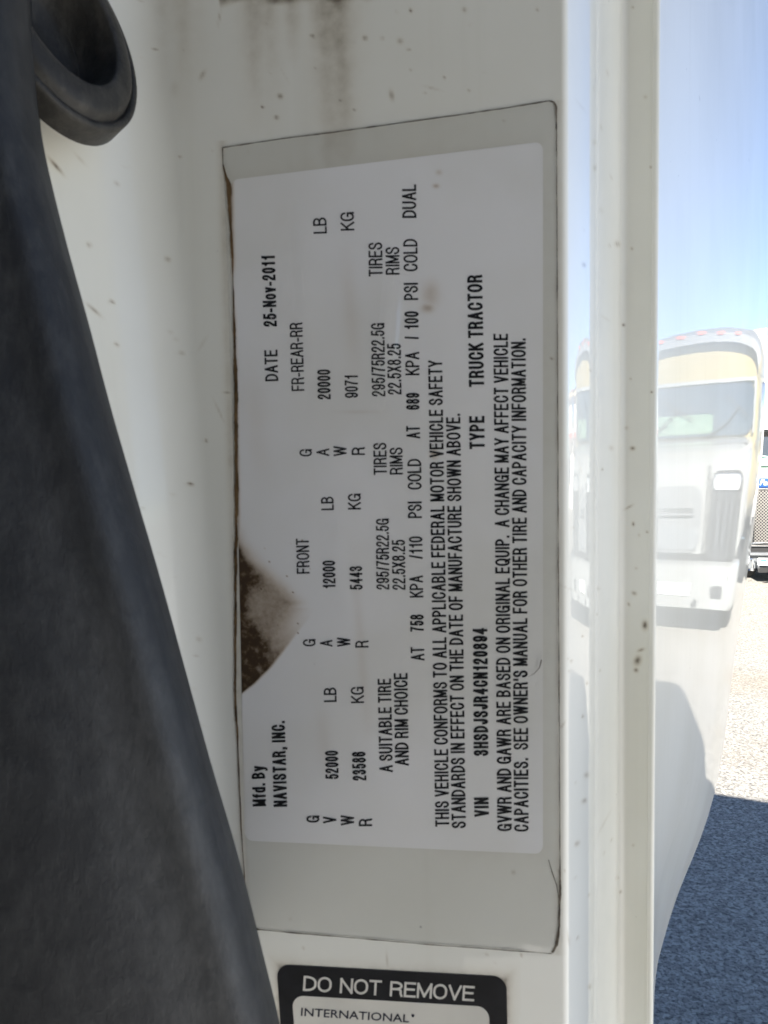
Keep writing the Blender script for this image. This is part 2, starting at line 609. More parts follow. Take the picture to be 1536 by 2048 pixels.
ANG = math.degrees(math.atan2(EH.y, EH.x))       # label plane direction, about -12 deg
p0 = on_plane(1122, 917)
P0 = (p0.x, p0.y)
def turn_to(P, a0, a1, u, n):
    return arc2(P, a0, a1, solve_r(P, a0, a1, u), n)
arcA = turn_to(P0, ANG, 60.0, 1139, 14)
arcA += turn_to(arcA[-1], 60.0, 71.5, 1194, 22)
arcB = turn_to(arcA[-1], 71.5, 61.0, 1240, 18)
FL = -24.0
arcB += turn_to(arcB[-1], 61.0, FL, 1257, 14)
Pb = arcB[-1]
FE = -46.0
flat = turn_to(Pb, FL, FE, 1300, 16)
# paint bead hairline, then the tight hem
Pf = flat[-1]
bead = [(Pf[0] + 0.00006, Pf[1] - 0.00022), (Pf[0] + 0.0002, Pf[1] - 0.0003), (Pf[0] + 0.0004, Pf[1] - 0.0003)]
r3 = solve_r(bead[-1], FE, 59.5, 1315)
arcC = arc2(bead[-1], FE, 59.5, r3, 22)
S0 = arcC[-1]

SIL = [(0, 1532), (600, 1531), (860, 1529), (960, 1522), (1060, 1512), (1150, 1500), (1200, 1490), (1240, 1481), (1330, 1468), (1400, 1457), (1470, 1447),
       (1545, 1430), (1607, 1420), (1680, 1406), (1780, 1374), (1850, 1350), (1960, 1312), (2100, 1255), (2400, 1120)]
Y1 = 0.845
def sil(v):
    return max(1288, sum(interp(SIL, v + dv) for dv in (-60, -30, 0, 30, 60)) / 5)
def skin_row(z):
    """outer skin from the hem to the far edge; its lower corner tucks in under the bulge"""
    out = []
    for k in range(1, 49):
        t = (k / 48) ** 1.5
        Yt = S0[1] + (Y1 - S0[1]) * t
        vt = 917 - (z - CAM.z) * F / Yt
        w_ = sstep(1470, 1860, vt)
        u = sil(917 - (z - CAM.z) * F / Y1) * (1 - w_) + sil(vt) * w_
        S1 = (Y1 * (u - 768) / F, Y1)
        dx, dy = S1[0] - S0[0], S1[1] - S0[1]
        L = math.hypot(dx, dy)
        nx, ny = dy / L, -dx / L
        sag = L * math.tan(R(SKIN_TURN) / 4) / 2
        b = 4 * t * (1 - t) * sag
        out.append((S0[0] + dx * t + nx * b, S0[1] + dy * t + ny * b))
    a1 = math.degrees(math.atan2(dy, dx)) + SKIN_TURN / 2
    out += arc2(out[-1], a1, a1 + 75, 0.03, 10)
    return out
SKIN_TURN = 3.0

def bend_u(v):
    return interp([(-2000, 190), (0, 352), (600, 392), (1000, 418), (1400, 436), (1800, 452), (4000, 540)], v)
TL_ANG = 180 + 60.0                               # direction of the left wall, coming towards the viewer

zs = []
for k in range(0, 24): zs.append(CAM.z + 0.80 - (0.80 - 0.13) * k / 24)
for k in range(0, 640): zs.append(CAM.z + 0.13 - 0.27 * k / 640)
for k in range(0, 41): zs.append(CAM.z - 0.14 - 0.72 * k / 40)
rows = []
RB = 0.014
for z in zs:
    vv = 917 - (z - CAM.z) * F / 0.157
    ub = bend_u(vv)
    q = on_plane(ub, 917)
    Pq = (q.x, q.y)
    # left wall, then fillet, then label plane
    left = arc2(Pq, 180 + ANG, TL_ANG, RB, 18)
    le = left[-1]
    d = (math.cos(R(TL_ANG)), math.sin(R(TL_ANG)))
    wall = [(le[0] + d[0] * 0.062 * k / 90, le[1] + d[1] * 0.062 * k / 90) for k in range(1, 91)]
    prof = wall[::-1] + left[::-1] + [Pq]
    for k in range(1, 171):
        prof.append((Pq[0] + (P0[0] - Pq[0]) * k / 170, Pq[1] + (P0[1] - Pq[1]) * k / 170))
    prof += arcA + arcB + flat + bead + arcC + skin_row(z)
    n_face = len(prof)
    e = prof[-1]
    w0 = prof[0]
    prof += [(e[0] - 0.10, e[1] + 0.01), (w0[0] + 0.02, w0[1] + 0.10), (w0[0] - 0.015, w0[1] + 0.01)]
    rows.append(prof)

MARKS = {}
mr = random.Random(21)
def add_mark(u, v, a, b, ang, s):
    rad = max(a, b) * 1.6
    for gu in range(int((u - rad) // 40), int((u + rad) // 40) + 1):
        for gv in range(int((v - rad) // 40), int((v + rad) // 40) + 1):
            MARKS.setdefault((gu, gv), []).append((u, v, a, b, math.cos(R(ang)), math.sin(R(ang)), s))
for _ in range(330):
    u_, v_ = mr.uniform(20, 1310), mr.uniform(-20, 2060)
    if 448 < u_ < 1115 and 230 < v_ < 1880 and mr.random() < .8:
        continue
    sz = mr.choice((2.2, 2.6, 3.0, 3.6, 4.6))
    add_mark(u_, v_, sz, sz * mr.uniform(.6, 1.0), mr.uniform(0, 180), mr.uniform(.25, .95))
for _ in range(46):
    u_, v_ = mr.uniform(60, 1300), mr.uniform(0, 2040)
    if 448 < u_ < 1115 and 230 < v_ < 1880:
        continue
    add_mark(u_, v_, mr.uniform(8, 24), 1.9, mr.choice((60, 75, 95, 110, 20)) + mr.uniform(-15, 15), mr.uniform(.12, .45))
for u_, v_, a, b, ang, s in ((112, 332, 18, 3, 50, .9), (160, 318, 14, 2.5, 48, .3), (188, 620, 16, 3, 42, .6), (380, 968, 5, 3, 0, 1), (455, 785, 7, 2.5, 5, .8), (405, 150, 10, 4, 120, .6),
                         (625, 72, 5, 3, 10, .9), (800, 82, 5, 5, 60, .6), (783, 190, 9, 4, 80, .7), (560, 192, 5, 5, 50, .8), (525, 214, 3, 3, 0, 1), (553, 235, 4, 4, 0, .8), (1168, 530, 4, 4, 0, .7),
                         (1290, 1250, 5, 8, 0, 1), (1275, 1322, 6, 9, 20, .9), (1272, 1340, 4, 4, 0, .9), (1282, 1300, 7, 2.5, 160, .8), (1258, 1014, 9, 2, 150, .5), (350, 178, 18, 12, 90, .18)):
    add_mark(u_, v_, a, b, ang, s)
def door_dirt(p, u, v):
    d = 0.0
    for mu, mv, a, b, ca, sa, s in MARKS.get((int(u // 40), int(v // 40)), ()):
        x, y = u - mu, v - mv
        q = ((x * ca + y * sa) / a) ** 2 + ((-x * sa + y * ca) / b) ** 2
        if q < 4:
            d = max(d, s * math.exp(-q * .9))
    n = noise.noise(p * 60) * .5 + .5
    ns = noise.noise(Vector((p.x * 330, p.y * 330, p.z * 26))) * .5 + .5
    # rusty water runs from above
    for cx, wd, ln, st in ((520, 36, 280, .6), (665, 42, 460, .8), (585, 24, 150, .4), (350, 46, 260, .35)):
        w = math.exp(-((u - cx - (v * 0.02)) / wd) ** 2)
        if v < ln:
            d = max(d, w * st * (1 - max(v, -60) / ln) * (0.25 + 1.1 * ns))
    if 440 < u < 760 and v < 22:
        d = max(d, 0.9 * sstep(22, -8, v + 26 * (noise.noise(p * 260)) + abs(u - 600) * .06))
    # dirt gathered round the labels
    if 430 < u < 560:
        uu = interp([(290, 447), (1000, 468), (1855, 496)], v)
        if 280 < v < 1870:
            d = max(d, 0.34 * math.exp(-((u - uu + 4) / 9) ** 2) * (0.3 + n))
    if 447 < u < 1115 and interp([(447, 295), (1112, 203)], u) < v < interp([(497, 1857), (1117, 1906)], u):
        topv = interp([(460, 360), (1086, 283)], u)
        botv = interp([(490, 1681), (1086, 1708)], u)
        gap_t, gap_b, gap_r = topv - v, v - botv, u - 1086
        gtot = max(gap_t, gap_b, gap_r)
        if gtot > -10:
            d = max(d, (0.055 + .10 * math.exp(-max(0, gtot) / 16)) * (0.35 + n) * (1.0 if gap_t > gap_b else .8))
    if 1100 < u < 1150 and 200 < v < 1910:
        d = max(d, 0.30 * math.exp(-abs(u - 1116) / 8) * (0.2 + n))
    if 530 < u < 1040 and v > 1890:
        dd = max(566 - u, u - 1003, interp([(550, 1940), (1015, 1966)], u) - v, 0)
        d = max(d, 0.85 * math.exp(-max(0, dd - 8) / 10) * (0.15 + n) if dd > 0 else 0)
    return d

# rubber grommet on the left wall: swept ring with a recess
wn = Vector((math.sin(R(TL_ANG)) * -1, math.cos(R(TL_ANG)), 0))
if wn.x < 0:
    wn = -wn
def on_wall(u, v):
    q = on_plane(bend_u(917), 917)
    left = arc2((q.x, q.y), 180 + ANG, TL_ANG, RB, 18)[-1]
    w = Vector((left[0], left[1], 0))
    d = ray(u, v)
    k = wn.dot(w - CAM) / wn.dot(d)
    return CAM + d * k
gc = on_wall(88, 60)
gn = (wn + Vector((0, -0.05, 0.38))).normalized()
e1 = gn.cross(Vector((0, 0, 1))).normalized()
e2 = e1.cross(gn).normalized()
GR = 0.0152
mb = MB()
n = len(rows[0])
dirt = []
for z, pr in zip(zs, rows):
    for i, q in enumerate(pr):
        p = Vector((q[0], q[1], z))
        mb.v.append(p)
        if i <= 90 + 18 + 172 + 90:
            r_ = p - CAM
            dep = r_.dot(fwd)
            u = 768 + F * r_.dot(rgt) / dep
            v = 1024 - F * r_.dot(upv) / dep
            dirt.append(door_dirt(p, u, v))
        else:
            dirt.append(0.0)
for j in range(len(rows) - 1):
    for k in range(n):
        k2 = (k + 1) % n
        if k < 106 and abs(zs[j] - gc.z) < .02 and (((mb.v[j * n + k] + mb.v[(j + 1) * n + k2]) / 2) - gc).length < GR * .85:
            continue
        mb.f.append((j * n + k, (j + 1) * n + k, (j + 1) * n + k2, j * n + k2))
        mb.m.append(0)
mb.f.append(list(range(n))); mb.m.append(0)
mb.f.append([(len(rows) - 1) * n + k for k in range(n)][::-1]); mb.m.append(0)
door = mb.build('door', M_paint, truck, angle=50, attr={'dirt': dirt})
door['label'] = 'open white door with rolled edge and glossy bulging outer skin'
PINV[door.name] = Matrix.Identity(4)
door.matrix_parent_inverse = TRK.inverted()

gm = MB()
prof_g = [(1.00, -0.3), (1.0, 0.0), (1.0, 0.07), (0.988, 0.10), (0.96, 0.11), (0.935, 0.095), (0.922, 0.05), (0.91, 0.06), (0.90, 0.14), (0.86, 0.20), (0.80, 0.235), (0.72, 0.25),
          (0.675, 0.245), (0.655, 0.21), (0.645, 0.12), (0.62, 0.05), (0.585, -0.1), (0.55, -0.35), (0.50, -0.45), (0.47, -0.42), (0.43, -0.52), (0.2, -0.58), (0.001, -0.6)]
rings = []
for rr, hh in prof_g:
    rings.append([gc + (e1 * math.cos(2 * math.pi * k / 64) * .92 + e2 * math.sin(2 * math.pi * k / 64) * 1.34) * GR * rr * 1.12 + gn * (GR * hh * 0.8 + 0.0035) for k in range(64)])
gm.loft(rings, cap0=False)
gro = gm.build('rubber_grommet', M_grommet, door, angle=60, attr={'dust': [0.08] * len(gm.v)})
gro.matrix_parent_inverse = Matrix.Identity(4)
gro['label'] = 'round black rubber grommet set in the door edge'

# door-opening seal close to the lens
EDGE = [(-700, -45), (-300, 8), (0, 30), (180, 45), (320, 76), (450, 110), (620, 155), (800, 201), (1020, 265), (1250, 332), (1440, 385), (1600, 430), (1850, 500), (2048, 548), (2500, 640)]
sm = MB()
sec = [(-.030, .060), (-.010, .030), (-.003, .012), (-.0006, .005), (0, 0), (-.0004, -.003), (-.0016, -.0058), (-.0032, -.0072), (-.0052, -.0068), (-.009, -.0075),
       (-.014, -.0095), (-.022, -.0115), (-.032, -.011), (-.045, -.008), (-.065, .000), (-.085, .02), (-.09, .05)]
rings = []
dust = []
for k in range(0, 81):
    v = -700 + 3200 * k / 80
    u = sum(interp(EDGE, v + dv) for dv in (-70, -35, 0, 35, 70)) / 5
    P = CAM + ray(u, v) * 0.112
    rings.append([P + Vector((x, y, 0.0012 * noise.noise(Vector((x * 90, y * 60, v * .004))))) for x, y in sec])
    for i, (x, y) in enumerate(sec):
        dd = 0.10
        if 6 <= i <= 9:
            dd = 0.15 + 0.75 * sstep(700, 1700, v)  # ridge dust, stronger lower down to paint in the ridge's highlight too
        elif i in (10, 11):
            dd = 0.12 + .15 * sstep(900, 1900, v)
        dust.append(dd * 0.6)
sm.loft(rings, closed=True)
seal = sm.build('door_seal', M_seal, truck, angle=0, attr={'dust': dust})
seal['label'] = 'dusty black rubber door seal'

# unseen cab and hood of our truck, shaped for the shade they cast (local: x right, y forward, z up)
def tpart(name, mat, fn, parent=truck, **kw):
    b = MB()
    fn(b)
    o = b.build(name, mat, None, **kw)
    o.parent = parent
    return o
CABZ = 3.85
def cab_rings():
    out = []
    for y, z0, z1, xl, xr in ((-1.25, 1.0, CABZ, -2.2, 0), (-1.2, 1.0, CABZ, -2.2, 0), (-0.25, 1.0, CABZ, -1.95, -.02), (0.2, 1.0, CABZ, -1.88, -.12), (1.0, 0.8, CABZ, -1.53, -.12), (1.15, 0.7, CABZ - .06, -1.46, -.2)):
        out.append([(x, y, z) for x, z in rrect(xl, z0, xr, z1, 0.12, 5)])
    return out
tpart('cab_body', M_white, lambda b: b.loft(cab_rings()))
def hood_shape(b):
    b.loft([[(x, y, z) for x, z in rrect(xl, .75, xr, zt, .16, 5)] for y, xl, xr, zt in ((1.1, -1.95, -.22, 1.86), (1.9, -1.9, -.25, 1.80), (2.34, -1.85, -.3, 1.70), (2.40, -1.8, -.34, 1.58))])
tpart('hood', M_white, hood_shape)
tpart('fuel_tank', M_chrome, lambda b: b.tube([(-.35, -1.3, .75), (-.35, -1.25, .75), (-.35, -.4, .75), (-.35, -.35, .75)], [.2, .3, .3, .2], 24))
def shade_panel(b):  # added black panel, unseen behind the camera, keeps light off the door edge
    b.box(-.02, -.56, 1.5, 1.3, -.50, 3.7, bev=.015)
    b.box(.08, -.50, 1.6, 1.2, -.485, 3.6, bev=.004)
tpart('shade_panel', M_black, shade_panel)
def wheel(parent, x, y, r=0.5, w=0.28):
    b = MB()
    b.tube([(x - w / 2, y, r), (x - w / 2 + .04, y, r), (x + w / 2 - .04, y, r), (x + w / 2, y, r)], [r * .9, r, r, r * .9], 32)
    wh = b.build('wheel', M_tyre)
    wh.parent = parent
    b = MB()
    b.tube([(x - w / 2 - .01, y, r), (x + w / 2 + .01, y, r)], r * .52, 24)
    rm = b.build('rim', M_steel)
    rm.parent = wh
for x in (-.45, -1.55):
    wheel(truck, x, 1.55)
for y in (-3.0, -4.2):
    for x in (-.35, -2.1):
        wheel(truck, x, y)
tpart('chassis', M_dark, lambda b: (b.box(-1.7, -4.9, .55, -1.45, 1.0, .82), b.box(-1.0, -4.9, .55, -.75, 1.0, .82)), smooth=False)

# ------------------------------------------------------------------ text on labels
def text_mesh(body, offset=0.0, spacing=1.0):
    cu = bpy.data.curves.new('t', 'FONT')
    cu.body = body
    cu.offset = offset
    cu.space_character = spacing
    cu.resolution_u = 3
    ob = bpy.data.objects.new('t', cu)
    C.objects.link(ob)
    bpy.context.view_layer.update()
    me = bpy.data.meshes.new_from_object(ob.evaluated_get(bpy.context.evaluated_depsgraph_get()))
    vs = [(v.co.x, v.co.y) for v in me.vertices]
    fs = [list(p.vertices) for p in me.polygons]
    bpy.data.objects.remove(ob)
    bpy.data.curves.remove(cu)
    bpy.data.meshes.remove(me)
    return vs, fs
_v, _f = text_mesh('H')
CAP = max(q[1] for q in _v)

def put_print(b, body, x0, y0, x1, y1, cap, bold=0, off=6e-5, mi=1):
    """lettering of the signwriter's font (rounded serif free capitals)"""
    vs, fs = text_mesh(body, offset=(0.0, 0.003, 0.012)[bold])
    mn = min(q[0] for q in vs)
    mx = max(q[0] for q in vs)
    dx, dy = x1 - x0, y1 - y0
    L = math.hypot(dx, dy)
    px, py = dy / L, -dx / L
    pts = []
    for qx, qy in vs:
        t = (qx - mn) / (mx - mn)
        h = qy / CAP * cap
        pts.append(on_plane(x0 + dx * t + px * h, y0 + dy * t + py * h, off))
    b.add(pts, fs, mi)

# narrow monoline lettering of the printed label: strokes as (x, y[, corner radius]), 'o' marks a closed stroke
GLY = {
 'A': (.64, [[(0, 0), (.32, 1), (.64, 0)], [(.12, .33), (.52, .33)]]),
 'B': (.58, [[(0, .54), (0, 1), (.54, 1, .26), (.54, .54, .26), (0, .54)], [(0, .54), (0, 0), (.58, 0, .3), (.58, .54, .3), (0, .54)]]),
 'C': (.60, [[(.6, .70), (.6, 1, .4), (0, 1, .42), (0, 0, .42), (.6, 0, .4), (.6, .32)]]),
 'D': (.60, [['o', (0, 0), (0, 1), (.6, 1, .4), (.6, 0, .4)]]),
 'E': (.52, [[(.52, 1), (0, 1), (0, 0), (.53, 0)], [(0, .53), (.47, .53)]]),
 'F': (.49, [[(.5, 1), (0, 1), (0, 0)], [(0, .5), (.43, .5)]]),
 'G': (.63, [[(.6, .72), (.6, 1, .4), (0, 1, .42), (0, 0, .42), (.61, 0, .4), (.61, .46), (.36, .46)], [(.61, .3), (.63, 0)]]),
 'H': (.58, [[(0, 0), (0, 1)], [(.58, 0), (.58, 1)], [(0, .53), (.58, .53)]]),
 'I': (.04, [[(.02, 0), (.02, 1)]]),
 'J': (.44, [[(.44, 1), (.44, 0, .3), (0, 0, .3), (0, .3)]]),
 'K': (.58, [[(0, 0), (0, 1)], [(.56, 1), (0, .40)], [(.2, .60), (.6, 0)]]),
 'L': (.47, [[(0, 1), (0, 0), (.48, 0)]]),
 'M': (.70, [[(0, 0), (0, 1), (.35, .08), (.70, 1), (.70, 0)]]),
 'N': (.58, [[(0, 0), (0, 1), (.58, 0), (.58, 1)]]),
 'O': (.64, [['o', (0, 0, .42), (0, 1, .42), (.64, 1, .42), (.64, 0, .42)]]),
 'P': (.55, [[(0, 0), (0, 1), (.55, 1, .28), (.55, .46, .28), (0, .46)]]),
 'Q': (.64, [['o', (0, 0, .42), (0, 1, .42), (.64, 1, .42), (.64, 0, .42)], [(.38, .24), (.66, -.06)]]),
 'R': (.58, [[(0, 0), (0, 1), (.55, 1, .27), (.55, .49, .27), (0, .49)], [(.34, .49), (.52, .46, .12), (.53, .1, .1), (.58, 0)]]),
 'S': (.58, [[(.55, .73), (.55, 1, .3), (.02, 1, .3), (.02, .56, .24), (.58, .48, .24), (.58, 0, .32), (0, 0, .32), (0, .29)]]),
 'T': (.56, [[(0, 1), (.56, 1)], [(.28, 1), (.28, 0)]]),
 'U': (.58, [[(0, 1), (0, 0, .36), (.58, 0, .36), (.58, 1)]]),
 'V': (.60, [[(0, 1), (.30, 0), (.60, 1)]]),
 'W': (.88, [[(0, 1), (.22, 0), (.44, 1), (.66, 0), (.88, 1)]]),
 'X': (.60, [[(0, 0), (.58, 1)], [(.02, 1), (.60, 0)]]),
 'Y': (.60, [[(0, 1), (.30, .42), (.60, 1)], [(.30, .42), (.30, 0)]]),
 '0': (.50, [['o', (0, 0, .4), (0, 1, .4), (.50, 1, .4), (.50, 0, .4)]]),
 '1': (.38, [[(.06, .73), (.22, .78, .06), (.29, 1), (.29, 0)]]),
 '2': (.52, [[(.01, .68), (.01, 1, .3), (.50, 1, .3), (.50, .60, .2), (.02, .18, .1), (0, 0), (.52, 0)]]),
 '3': (.52, [[(.01, .74), (.01, 1, .3), (.48, 1, .3), (.48, .54, .22), (.2, .54)], [(.2, .54), (.52, .54, .25), (.52, 0, .3), (0, 0, .3), (0, .27)]]),
 '4': (.54, [[(.41, 0), (.41, 1), (0, .29), (.54, .29)]]),
 '5': (.52, [[(.48, 1), (.09, 1), (.03, .50), (.12, .64, .1), (.52, .66, .3), (.52, 0, .33), (0, 0, .3), (0, .25)]]),
 '6': (.52, [[(.49, .76), (.49, 1, .25), (0, 1, .38), (0, 0, .38), (.52, 0, .3), (.52, .62, .3), (0, .62, .3), (0, .36)]]),
 '7': (.51, [[(0, 1), (.51, 1), (.2, .5, .3), (.15, 0)]]),
 '8': (.53, [['o', (.03, .54, .22), (.03, 1, .23), (.50, 1, .23), (.50, .54, .22)], ['o', (0, 0, .27), (0, .54, .26), (.53, .54, .26), (.53, 0, .27)]]),
 '9': (.52, [[(.03, .24), (.03, 0, .25), (.52, 0, .38), (.52, 1, .38), (0, 1, .3), (0, .38, .3), (.52, .38, .3), (.52, .64)]]),
 '-': (.26, [[(0, .36), (.26, .36)]]),
 '/': (.26, [[(0, 0), (.26, 1)]]),
 '.': (.06, [[(.03, 0), (.03, .06)]]),
 ',': (.08, [[(.05, .06), (.05, -.05), (.01, -.16)]]),
 "'": (.06, [[(.03, 1), (.03, .74)]]),
 'o': (.50, [['o', (0, 0, .3), (0, .74, .3), (.50, .74, .3), (.50, 0, .3)]]),
 'v': (.46, [[(0, .74), (.23, 0), (.46, .74)]]),
 'f': (.26, [[(.27, 1), (.11, 1, .14), (.11, 0)], [(0, .72), (.25, .72)]]),
 'd': (.48, [[(.48, 1), (.48, 0)], [(.48, .6), (.44, .75, .16), (0, .75, .3), (0, 0, .3), (.44, 0, .16), (.48, .15)]]),
 'y': (.46, [[(0, .74), (.24, .02)], [(.46, .74), (.2, -.25, .1), (.03, -.26)]]),
}
def soften(st, sx, sy):
    """round the marked corners of a stroke (already scaled to pixels)"""
    closed = st[0] == 'o'
    p = [((q[0] * sx, q[1] * sy), (q[2] if len(q) > 2 else 0)) for q in (st[1:] if closed else st)]
    N = len(p)
    out = []
    for i, (q, r) in enumerate(p):
        if r == 0 or (not closed and i in (0, N - 1)):
            out.append((q, r == 0))
            continue
        a, b_ = p[i - 1], p[(i + 1) % N]
        def cut(o_, endpt):
            L = math.hypot(o_[0][0] - q[0], o_[0][1] - q[1])
            horiz = abs(o_[0][0] - q[0]) * sy > abs(o_[0][1] - q[1]) * sx
            lim = L * (1.0 if endpt or o_[1] == 0 else 0.5)
            rr = min(r * sy, lim) if not horiz else min(r * max(sx, sy * .8) * 1.2, lim)
            k = rr / L if L else 0
            return (q[0] + (o_[0][0] - q[0]) * k, q[1] + (o_[0][1] - q[1]) * k)
        c0 = cut(a, (not closed) and i - 1 == 0)
        c1 = cut(b_, (not closed) and i + 1 == N - 1)
        for k in range(9):
            t = k / 8
            k1 = (c0[0] + (q[0] - c0[0]) * .56, c0[1] + (q[1] - c0[1]) * .56)
            k2 = (c1[0] + (q[0] - c1[0]) * .56, c1[1] + (q[1] - c1[1]) * .56)
            u_ = 1 - t
            out.append(((u_ ** 3 * c0[0] + 3 * u_ * u_ * t * k1[0] + 3 * u_ * t * t * k2[0] + t ** 3 * c1[0],
                         u_ ** 3 * c0[1] + 3 * u_ * u_ * t * k1[1] + 3 * u_ * t * t * k2[1] + t ** 3 * c1[1]), False))
    clean = [out[0]]
    for q in out[1:]:
        if math.hypot(q[0][0] - clean[-1][0][0], q[0][1] - clean[-1][0][1]) > .05:
            clean.append(q)
    if closed:
        clean.append(clean[0])
    return [q[0] for q in clean], closed

def put_text(b, body, x0, y0, x1, y1, cap, bold=0, off=6e-5, mi=1):
    """baseline runs from (x0,y0) to (x1,y1) in photo pixels; letters rise to its left"""
    dx, dy = x1 - x0, y1 - y0
    L = math.hypot(dx, dy)
    tw = cap * (.130, .146, .175)[bold]
    gpx = tw * 1.5
    spx = cap * .24
    wid = sum(GLY[ch][0] for ch in body if ch != ' ')
    fixed = gpx * (len(body.replace(' ', '')) - 1) + spx * body.count(' ')
    ex, ey = dx / L, dy / L
    px, py = ey, -ex
    sx = (L - tw - fixed) / max(wid, .05)
    sy = cap - tw
    if len(body) == 1 and wid < .4:
        sx = cap * .3
    x = tw / 2
    layer = 0
    for ch in body:
        if ch == ' ':
            x += spx
            continue
        w_, strokes = GLY[ch]
        for st in strokes:
            pts, closed = soften(st, sx, sy)
            # split at sharp corners
            runs, cur = [], [pts[0]]
            for i in range(1, len(pts)):
                cur.append(pts[i])
                if i < len(pts) - 1:
                    a0 = math.atan2(pts[i][1] - pts[i - 1][1], pts[i][0] - pts[i - 1][0])
                    a1 = math.atan2(pts[i + 1][1] - pts[i][1], pts[i + 1][0] - pts[i][0])
                    if abs((a1 - a0 + math.pi) % (2 * math.pi) - math.pi) > R(48):
                        runs.append(cur)
                        cur = [pts[i]]
            runs.append(cur)
            for rn in runs:
                layer = (layer + 1) % 7
                o_ = off + layer * 2.5e-6
                M_ = len(rn)
                vs = []
                smooth_closed = closed and len(runs) == 1
                for i, q in enumerate(rn):
                    if smooth_closed and i in (0, M_ - 1):
                        qa, qb = rn[-2], rn[1]
                    else:
                        qa, qb = rn[max(0, i - 1)], rn[min(M_ - 1, i + 1)]
                    l_ = math.hypot(qb[0] - qa[0], qb[1] - qa[1]) or 1
                    tx_, ty_ = (qb[0] - qa[0]) / l_, (qb[1] - qa[1]) / l_
                    e_ = 0
                    if not smooth_closed:
                        e_ = -tw / 2 * .96 if i == 0 else (tw / 2 * .96 if i == M_ - 1 else 0)
                    cx_, cy_ = q[0] + tx_ * e_, q[1] + ty_ * e_
                    for sg in (1, -1):
                        gx, gy = x + cx_ - ty_ * tw / 2 * sg, tw / 2 + cy_ + tx_ * tw / 2 * sg
                        vs.append(on_plane(x0 + ex * gx + px * gy, y0 + ey * gx + py * gy, o_))
                b.add(vs, [(2 * i, 2 * i + 1, 2 * i + 3, 2 * i + 2) for i in range(M_ - 1)], mi)
        x += w_ * sx + gpx

def outline_rows(TL, TR, BR, BL, rad, nu, nv):
    """grid rows in photo pixels over a quad with rounded corners"""
    out = []
    hl = math.hypot(BL[0] - TL[0], BL[1] - TL[1])
    wl = math.hypot(TR[0] - TL[0], TR[1] - TL[1])
    ts = [0]
    for k in range(1, 9):
        ts.append(rad / hl * (1 - math.cos(R(90 * k / 8))))
    m = max(4, nv)
    for k in range(1, m):
        ts.append(rad / hl + (1 - 2 * rad / hl) * k / m)
    ts += [1 - q for q in ts[8::-1]]
    for t in ts:
        d = min(t, 1 - t) * hl
        ins = 0 if d >= rad else rad - math.sqrt(max(0, rad * rad - (rad - d) ** 2))
        lx, ly = TL[0] + (BL[0] - TL[0]) * t, TL[1] + (BL[1] - TL[1]) * t
        rx_, ry2 = TR[0] + (BR[0] - TR[0]) * t, TR[1] + (BR[1] - TR[1]) * t
        a0 = ins / wl
        row = []
        for k in range(nu + 1):
            s = a0 + (1 - 2 * a0) * k / nu
            row.append((lx + (rx_ - lx) * s, ly + (ry2 - ly) * s))
        out.append(row)
    return out

# --- certification label
LC = on_plane(790, 1054)
LM = Matrix.Translation(LC)
cert = thing('certification_label', 'large white vehicle certification label under clear film, its left edge stained with brown grime', 'label', LM)
def lchild(o, parent, M):
    o.parent = parent
    o.matrix_parent_inverse = M.inverted()

CURVE = [(1010, 478), (1040, 492), (1080, 512), (1120, 548), (1165, 600), (1205, 640), (1235, 622), (1262, 600), (1300, 572), (1335, 545), (1368, 512), (1392, 480)]
def paper_dirt(u, v, p):
    d = 0.0
    le = interp([(360, 460), (1000, 473), (1395, 474), (1690, 490)], v)
    n1_ = noise.noise(p * 220) * .5 + .5
    n2 = noise.noise(p * 620) * .5 + .5
    if 1005 < v < 1398:
        cu = interp(CURVE, v)
        if u < cu:
            low = v > 1215
            edge = (cu - u)
            base = 0.50 * sstep(0, 75, edge) * (0.7 + .6 * n1_)
            base += 0.54 * math.exp(-max(0, u - le) / 34) * (0.8 + .3 * n2)
            if low:
                k = sstep(1215, 1330, v)
                base += k * (0.56 * math.exp(-edge / 50)) * (0.8 + .3 * n1_)
                base += k * 0.20 * (0.8 + .3 * n2)
                base *= sstep(0, 7, edge)
            else:
                base *= sstep(0, 60, edge)
            d = max(d, min(base, .80 + .25 * (n2 - .5)))
    # brown line down the left edge
    dl = u - le
    amt = interp([(350, .9), (520, .75), (560, .1), (610, .15), (640, .85), (1010, .95), (1395, .5), (1450, .35), (1600, .1), (1700, .05)], v)
    d = max(d, amt * math.exp(-(max(0, dl) / 5.5) ** 2) * (0.55 + .7 * n2))
    for cx, cy, wx, wy, s in ((862, 588, 16, 22, .34), (856, 616, 12, 9, .4), (872, 372, 6, 4, .5), (878, 345, 6, 5, .25), (868, 908, 7, 9, .45), (720, 824, 40, 3, .12), (770, 1515, 4, 8, .2)):
        q = ((u - cx) / wx) ** 2 + ((v - cy) / wy) ** 2
        if q < 5:
            d = max(d, s * math.exp(-q) * (0.5 + n1_))
    # faint tea-coloured runs
    for cx, wd, y0, y1, s in ((690, 16, 480, 760, .10), (705, 10, 1080, 1500, .10), (640, 14, 1400, 1560, .08), (500, 22, 700, 1000, .08)):
        if y0 < v < y1:
            d = max(d, s * math.exp(-((u - cx - (v - y0) * .08) / wd) ** 2) * math.sin(math.pi * (v - y0) / (y1 - y0)))
    # scattered crumbs inside the stain
    if 470 < u < 620 and 1080 < v < 1290:
        c = noise.noise(p * 1500)
        if c > 0.62:
            d = max(d, 0.85 * sstep(.62, .7, c))
    return d

